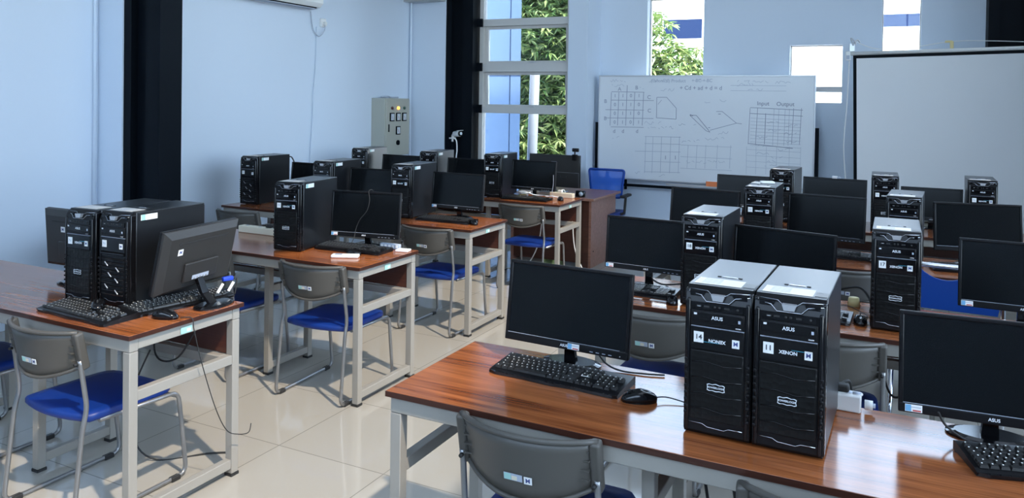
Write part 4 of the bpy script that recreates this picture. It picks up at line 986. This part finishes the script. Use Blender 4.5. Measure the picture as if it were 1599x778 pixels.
k.line([(1088, 180), (1098, 180), (1120, 206), (1114, 204), (1088, 180)], .006); k.line([(1100, 182), (1118, 203)], .004); k.line([(1129, 174), (1138, 174), (1160, 192), (1120, 203)], .006)
k.line([(1160, 192), (1168, 193)], .006); k.line([(1132, 178), (1136, 178)], .008); k.line([(1088, 179), (1093, 181)], .010); k.line([(1117, 199), (1120, 199)], .008)
lab(k.done('marker_diagram'), 'hand-drawn slanted loop diagram')
k = Ink('inkf')
for x in (1017, 1029, 1043, 1058, 1072): k.line([(x, 213), (x-1, 270)], .005)
for y in (213, 224, 236, 252, 268): k.line([(1015-(16 if y in (236,) else 0), y), (1074, y+1)], .005)
for x in (1086, 1100, 1114, 1132, 1152): k.line([(x, 226), (x-1, 262)], .004)
for y in (226, 244, 262): k.line([(1074, y), (1154, y+3)], .004)
lab(k.done('marker_grid'), 'fainter lower grid of squares')
k = Ink('inkd')
for x in (1180, 1191, 1243, 1254): k.line([(x, 169), (x-2, 224)], .005)
for y in (168, 177): k.line([(1180, y), (1256, y+4)], .006)
k.line([(1178, 223), (1243, 230)], .007); k.line([(1203, 177), (1202, 224)], .006)
lab(k.done('marker_grid'), 'column table beside the board edge')
k = Ink('inkf')
for x in (1215, 1222, 1231, 1237): k.line([(x, 170), (x-1, 226)], .0035)
for j in range(9): k.line([(1181, 184+j*5.2), (1254, 188+j*5.2)], .003)
for j in range(4): k.line([(1176, 232+j*9), (1254, 236+j*9)], .003)
for x in (1176, 1190, 1205, 1220, 1238, 1254): k.line([(x, 228), (x, 270)], .003)
for j in range(12): k.scribble(1182+k.rnd.random()*50, 190+j*6, 18, 4)
for x, y, w_ in ((955, 126, 26), (955, 133, 24), (1018, 126, 34), (1094, 126, 26), (1160, 126, 18), (1160, 133, 24), (1176, 128, 30), (1176, 140, 22), (1216, 130, 22), (1000, 138, 12), (1040, 140, 22), (1014, 192, 30), (1020, 199, 42), (1070, 195, 14), (1108, 160, 14), (1134, 158, 10), (1094, 196, 6), (1130, 207, 18), (1076, 220, 30), (1112, 216, 30), (1084, 252, 60), (1000, 270, 8), (1040, 274, 12), (960, 214, 12)):
    k.scribble(x, y, w_, 5)
k.line([(1150, 134), (1232, 135)], .004); k.line([(1150, 142), (1232, 143)], .004)
lab(k.done('marker_lettering'), 'faint illegible handwriting')
def write(s, px, py, h, m='inkd', rot=0):
    x, z = U(px, py); o = obj('lettering', text(s, h, m, .0006), wb, (x, -.0014, z), (PI/2, rot, 0)); return o
for j, row in enumerate(['1101', '0110', '0110', '0101']):
    for i, c in enumerate(row): write(c, 963.5+i*13.6, 149.5+j*13.8, .055)
for s_, x, y in (('A', 971, 139), ('B', 1000, 137), ('C', 1021, 152), ('C', 1022, 173), ('B', 947, 158), ('B', 947, 185), ('d', 963, 205), ('d', 978, 205), ('d', 1002, 205), ('1', 1050, 246), ('1', 1066, 246)): write(s_, x, y, .06)
write('+ Cd + ad + d = d', 1104, 138, .062); write('(canonical) Product', 1052, 126.5, .05, 'inkf'); write('+ BC + BC', 1106, 126.5, .05, 'inkf')
write('Input', 1199, 162, .06); write('Output', 1231, 163, .06)
ob = thing('orange_box', 'small orange box resting on the whiteboard pen tray', 'box', (-1.76, 8.462, .7525))
b = B(); b.box((0, 0, .03), (.13, .045, .058), 'orange', .005); obj('carton', b.mesh('carton'), ob)
b = B(); b.box((0, -.0005, .062), (.11, .04, .006), 'paper', .001); lab(obj('paper_top', b.mesh('paper_top'), ob), 'white paper on top')

# ------------------------------------------------------------------ projection screen
ps = thing('projection_screen', 'large grey-white projection screen with black border hung before the rear wall', 'projection screen', (-.385, 8.30, 2.15))
sw, sh = 2.45, 1.75
b = B(); b.span((.03, 0, -sh), (sw-.03, .004, -.032), 'scrn'); c_ = obj('cloth', b.mesh('cloth'), ps)
b = B(); b.span((0, -.0005, -sh-.03), (.03, .0045, 0), 'column'); b.span((sw-.03, -.0005, -sh-.03), (sw, .0045, 0), 'column'); b.span((.03, -.0005, -.032), (sw-.03, .0045, 0), 'column'); b.span((.03, -.0005, -sh-.03), (sw-.03, .0045, -sh), 'column'); lab(obj('border', b.mesh('border'), ps), 'black border')
b = B(); b.tube([(-.02, .0, .016), (sw+.02, 0, .016)], .018, 'white', 12); lab(obj('roller', b.mesh('roller'), ps), 'white roller bar along the top')
b = B(); b.box((-.045, .0, -.005), (.045, .05, .09), 'white', .006); b.box((-.045, -.026, -.02), (.03, .004, .04), 'inkf'); obj('end_cap', b.mesh('end_cap'), ps)
b = B(); b.tube(smooth_path([(.0, .02, .10), (-.02, .04, .17), (.02, .05, .12), (-.03, .06, .07), (.03, .05, .15), (.06, .06, .13)]), .008, 'alu', 6); b.box((-.01, .05, .08), (.05, .03, .08), 'alu', .004); obj('hanging_bracket', b.mesh('hanging_bracket'), ps)
b = B(); b.box((.845, .02, .065), (.03, .03, .075), 'yellow', .004); b.box((.82, .02, .10), (.06, .02, .02), 'yellow', .003); obj('hook', b.mesh('hook'), ps)
b = B(); b.tube(smooth_path([(.03, .03, .13), (.2, .03, .06), (.45, .03, .05), (.84, .03, .10), (1.2, .03, .09), (1.8, .03, .04)]), .004, 'white', 6); obj('cord', b.mesh('cord'), ps)
b = B(); b.tube(smooth_path([(-.035, .02, -.05), (-.06, .02, -.5), (-.09, .02, -.9), (-.07, .02, -1.3), (-.07, .02, -1.6)]), .006, 'white', 6); obj('pull_cord', b.mesh('pull_cord'), ps)
ps.rotation_euler = (0, -.024, 0)

# ------------------------------------------------------------------ light and camera
w = bpy.data.worlds.new('sky'); SC.world = w; w.use_nodes = True; nt = w.node_tree; bg = nt.nodes['Background']
sk = nt.nodes.new('ShaderNodeTexSky'); sk.sky_type = 'NISHITA'; sk.sun_disc = False; sk.sun_elevation = math.radians(53); sk.sun_rotation = math.radians(112); sk.air_density = 1.0; sk.dust_density = 1.2
mx = nt.nodes.new('ShaderNodeMix'); mx.data_type = 'RGBA'; mx.inputs[0].default_value = .55; mx.inputs[7].default_value = (.70, .84, 1.0, 1)
sc_ = nt.nodes.new('ShaderNodeVectorMath'); sc_.operation = 'SCALE'; sc_.inputs['Scale'].default_value = .10
nt.links.new(sk.outputs['Color'], sc_.inputs[0]); nt.links.new(sc_.outputs[0], mx.inputs[6]); nt.links.new(mx.outputs[2], bg.inputs['Color']); bg.inputs['Strength'].default_value = 10.5
sd = bpy.data.lights.new('sun', 'SUN'); sd.energy = 17.0; sd.angle = math.radians(1.2); sd.color = (1, .87, .70)
so_ = bpy.data.objects.new('sun', sd); COL.objects.link(so_); so_.rotation_euler = Vector((-.28, .115, -.4)).to_track_quat('-Z', 'Y').to_euler()
for nm, loc, dr_, sx, sy in (('skylight_portal', ((SK[0]+SK[1])/2, (SK[2]+SK[3])/2, HC+.2), (0, 0, -1), SK[1]-SK[0], SK[3]-SK[2]), ('side_portal', (XR+.25, (RW[0]+RW[1])/2, (RW[2]+RW[3])/2), (-1, 0, 0), RW[1]-RW[0], RW[3]-RW[2]),
        ('back_portal', ((BW[0]+BW[1])/2, YB-.25, (BW[2]+BW[3])/2), (0, 1, 0), BW[1]-BW[0], BW[3]-BW[2]), ('rear_portal', ((W5[0]+W5[1])/2, YF+.25, (W5[2]+W5[3])/2), (0, -1, 0), W5[1]-W5[0], W5[3]-W5[2])):
    l = bpy.data.lights.new(nm, 'AREA'); l.shape = 'RECTANGLE'; l.size = sx; l.size_y = sy; l.cycles.is_portal = True
    o = bpy.data.objects.new(nm, l); COL.objects.link(o); o.location = loc; o.rotation_euler = Vector(dr_).to_track_quat('-Z', 'Z' if abs(dr_[2]) < .5 else 'Y').to_euler()

cd = bpy.data.cameras.new('camera'); co = bpy.data.objects.new('camera', cd); COL.objects.link(co); SC.camera = co
cd.sensor_fit = 'HORIZONTAL'; cd.sensor_width = 36; cd.lens = 1208.507/1599*36; cd.shift_y = (178.27-389)/1599; cd.clip_start = .05; cd.clip_end = 200
r, u, f = Vector((.8958283, .44412416, .01566455)), Vector((-.02132799, .00775842, .99974243)), Vector((-.44388824, .89593166, -.01642249))
co.matrix_world = Matrix(((r.x, u.x, -f.x, 0), (r.y, u.y, -f.y, 0), (r.z, u.z, -f.z, 1.64515), (0, 0, 0, 1)))
vs_ = SC.view_settings; SC.display_settings.display_device = 'sRGB'; vs_.view_transform = 'Standard'; vs_.look = 'None'; vs_.gamma = 1; vs_.use_curve_mapping = False; vs_.exposure = 0.0
SC.cycles.max_bounces = 10; SC.cycles.diffuse_bounces = 5; SC.cycles.transparent_max_bounces = 12; SC.cycles.caustics_reflective = False
SC.cycles.sample_clamp_indirect = 6.0
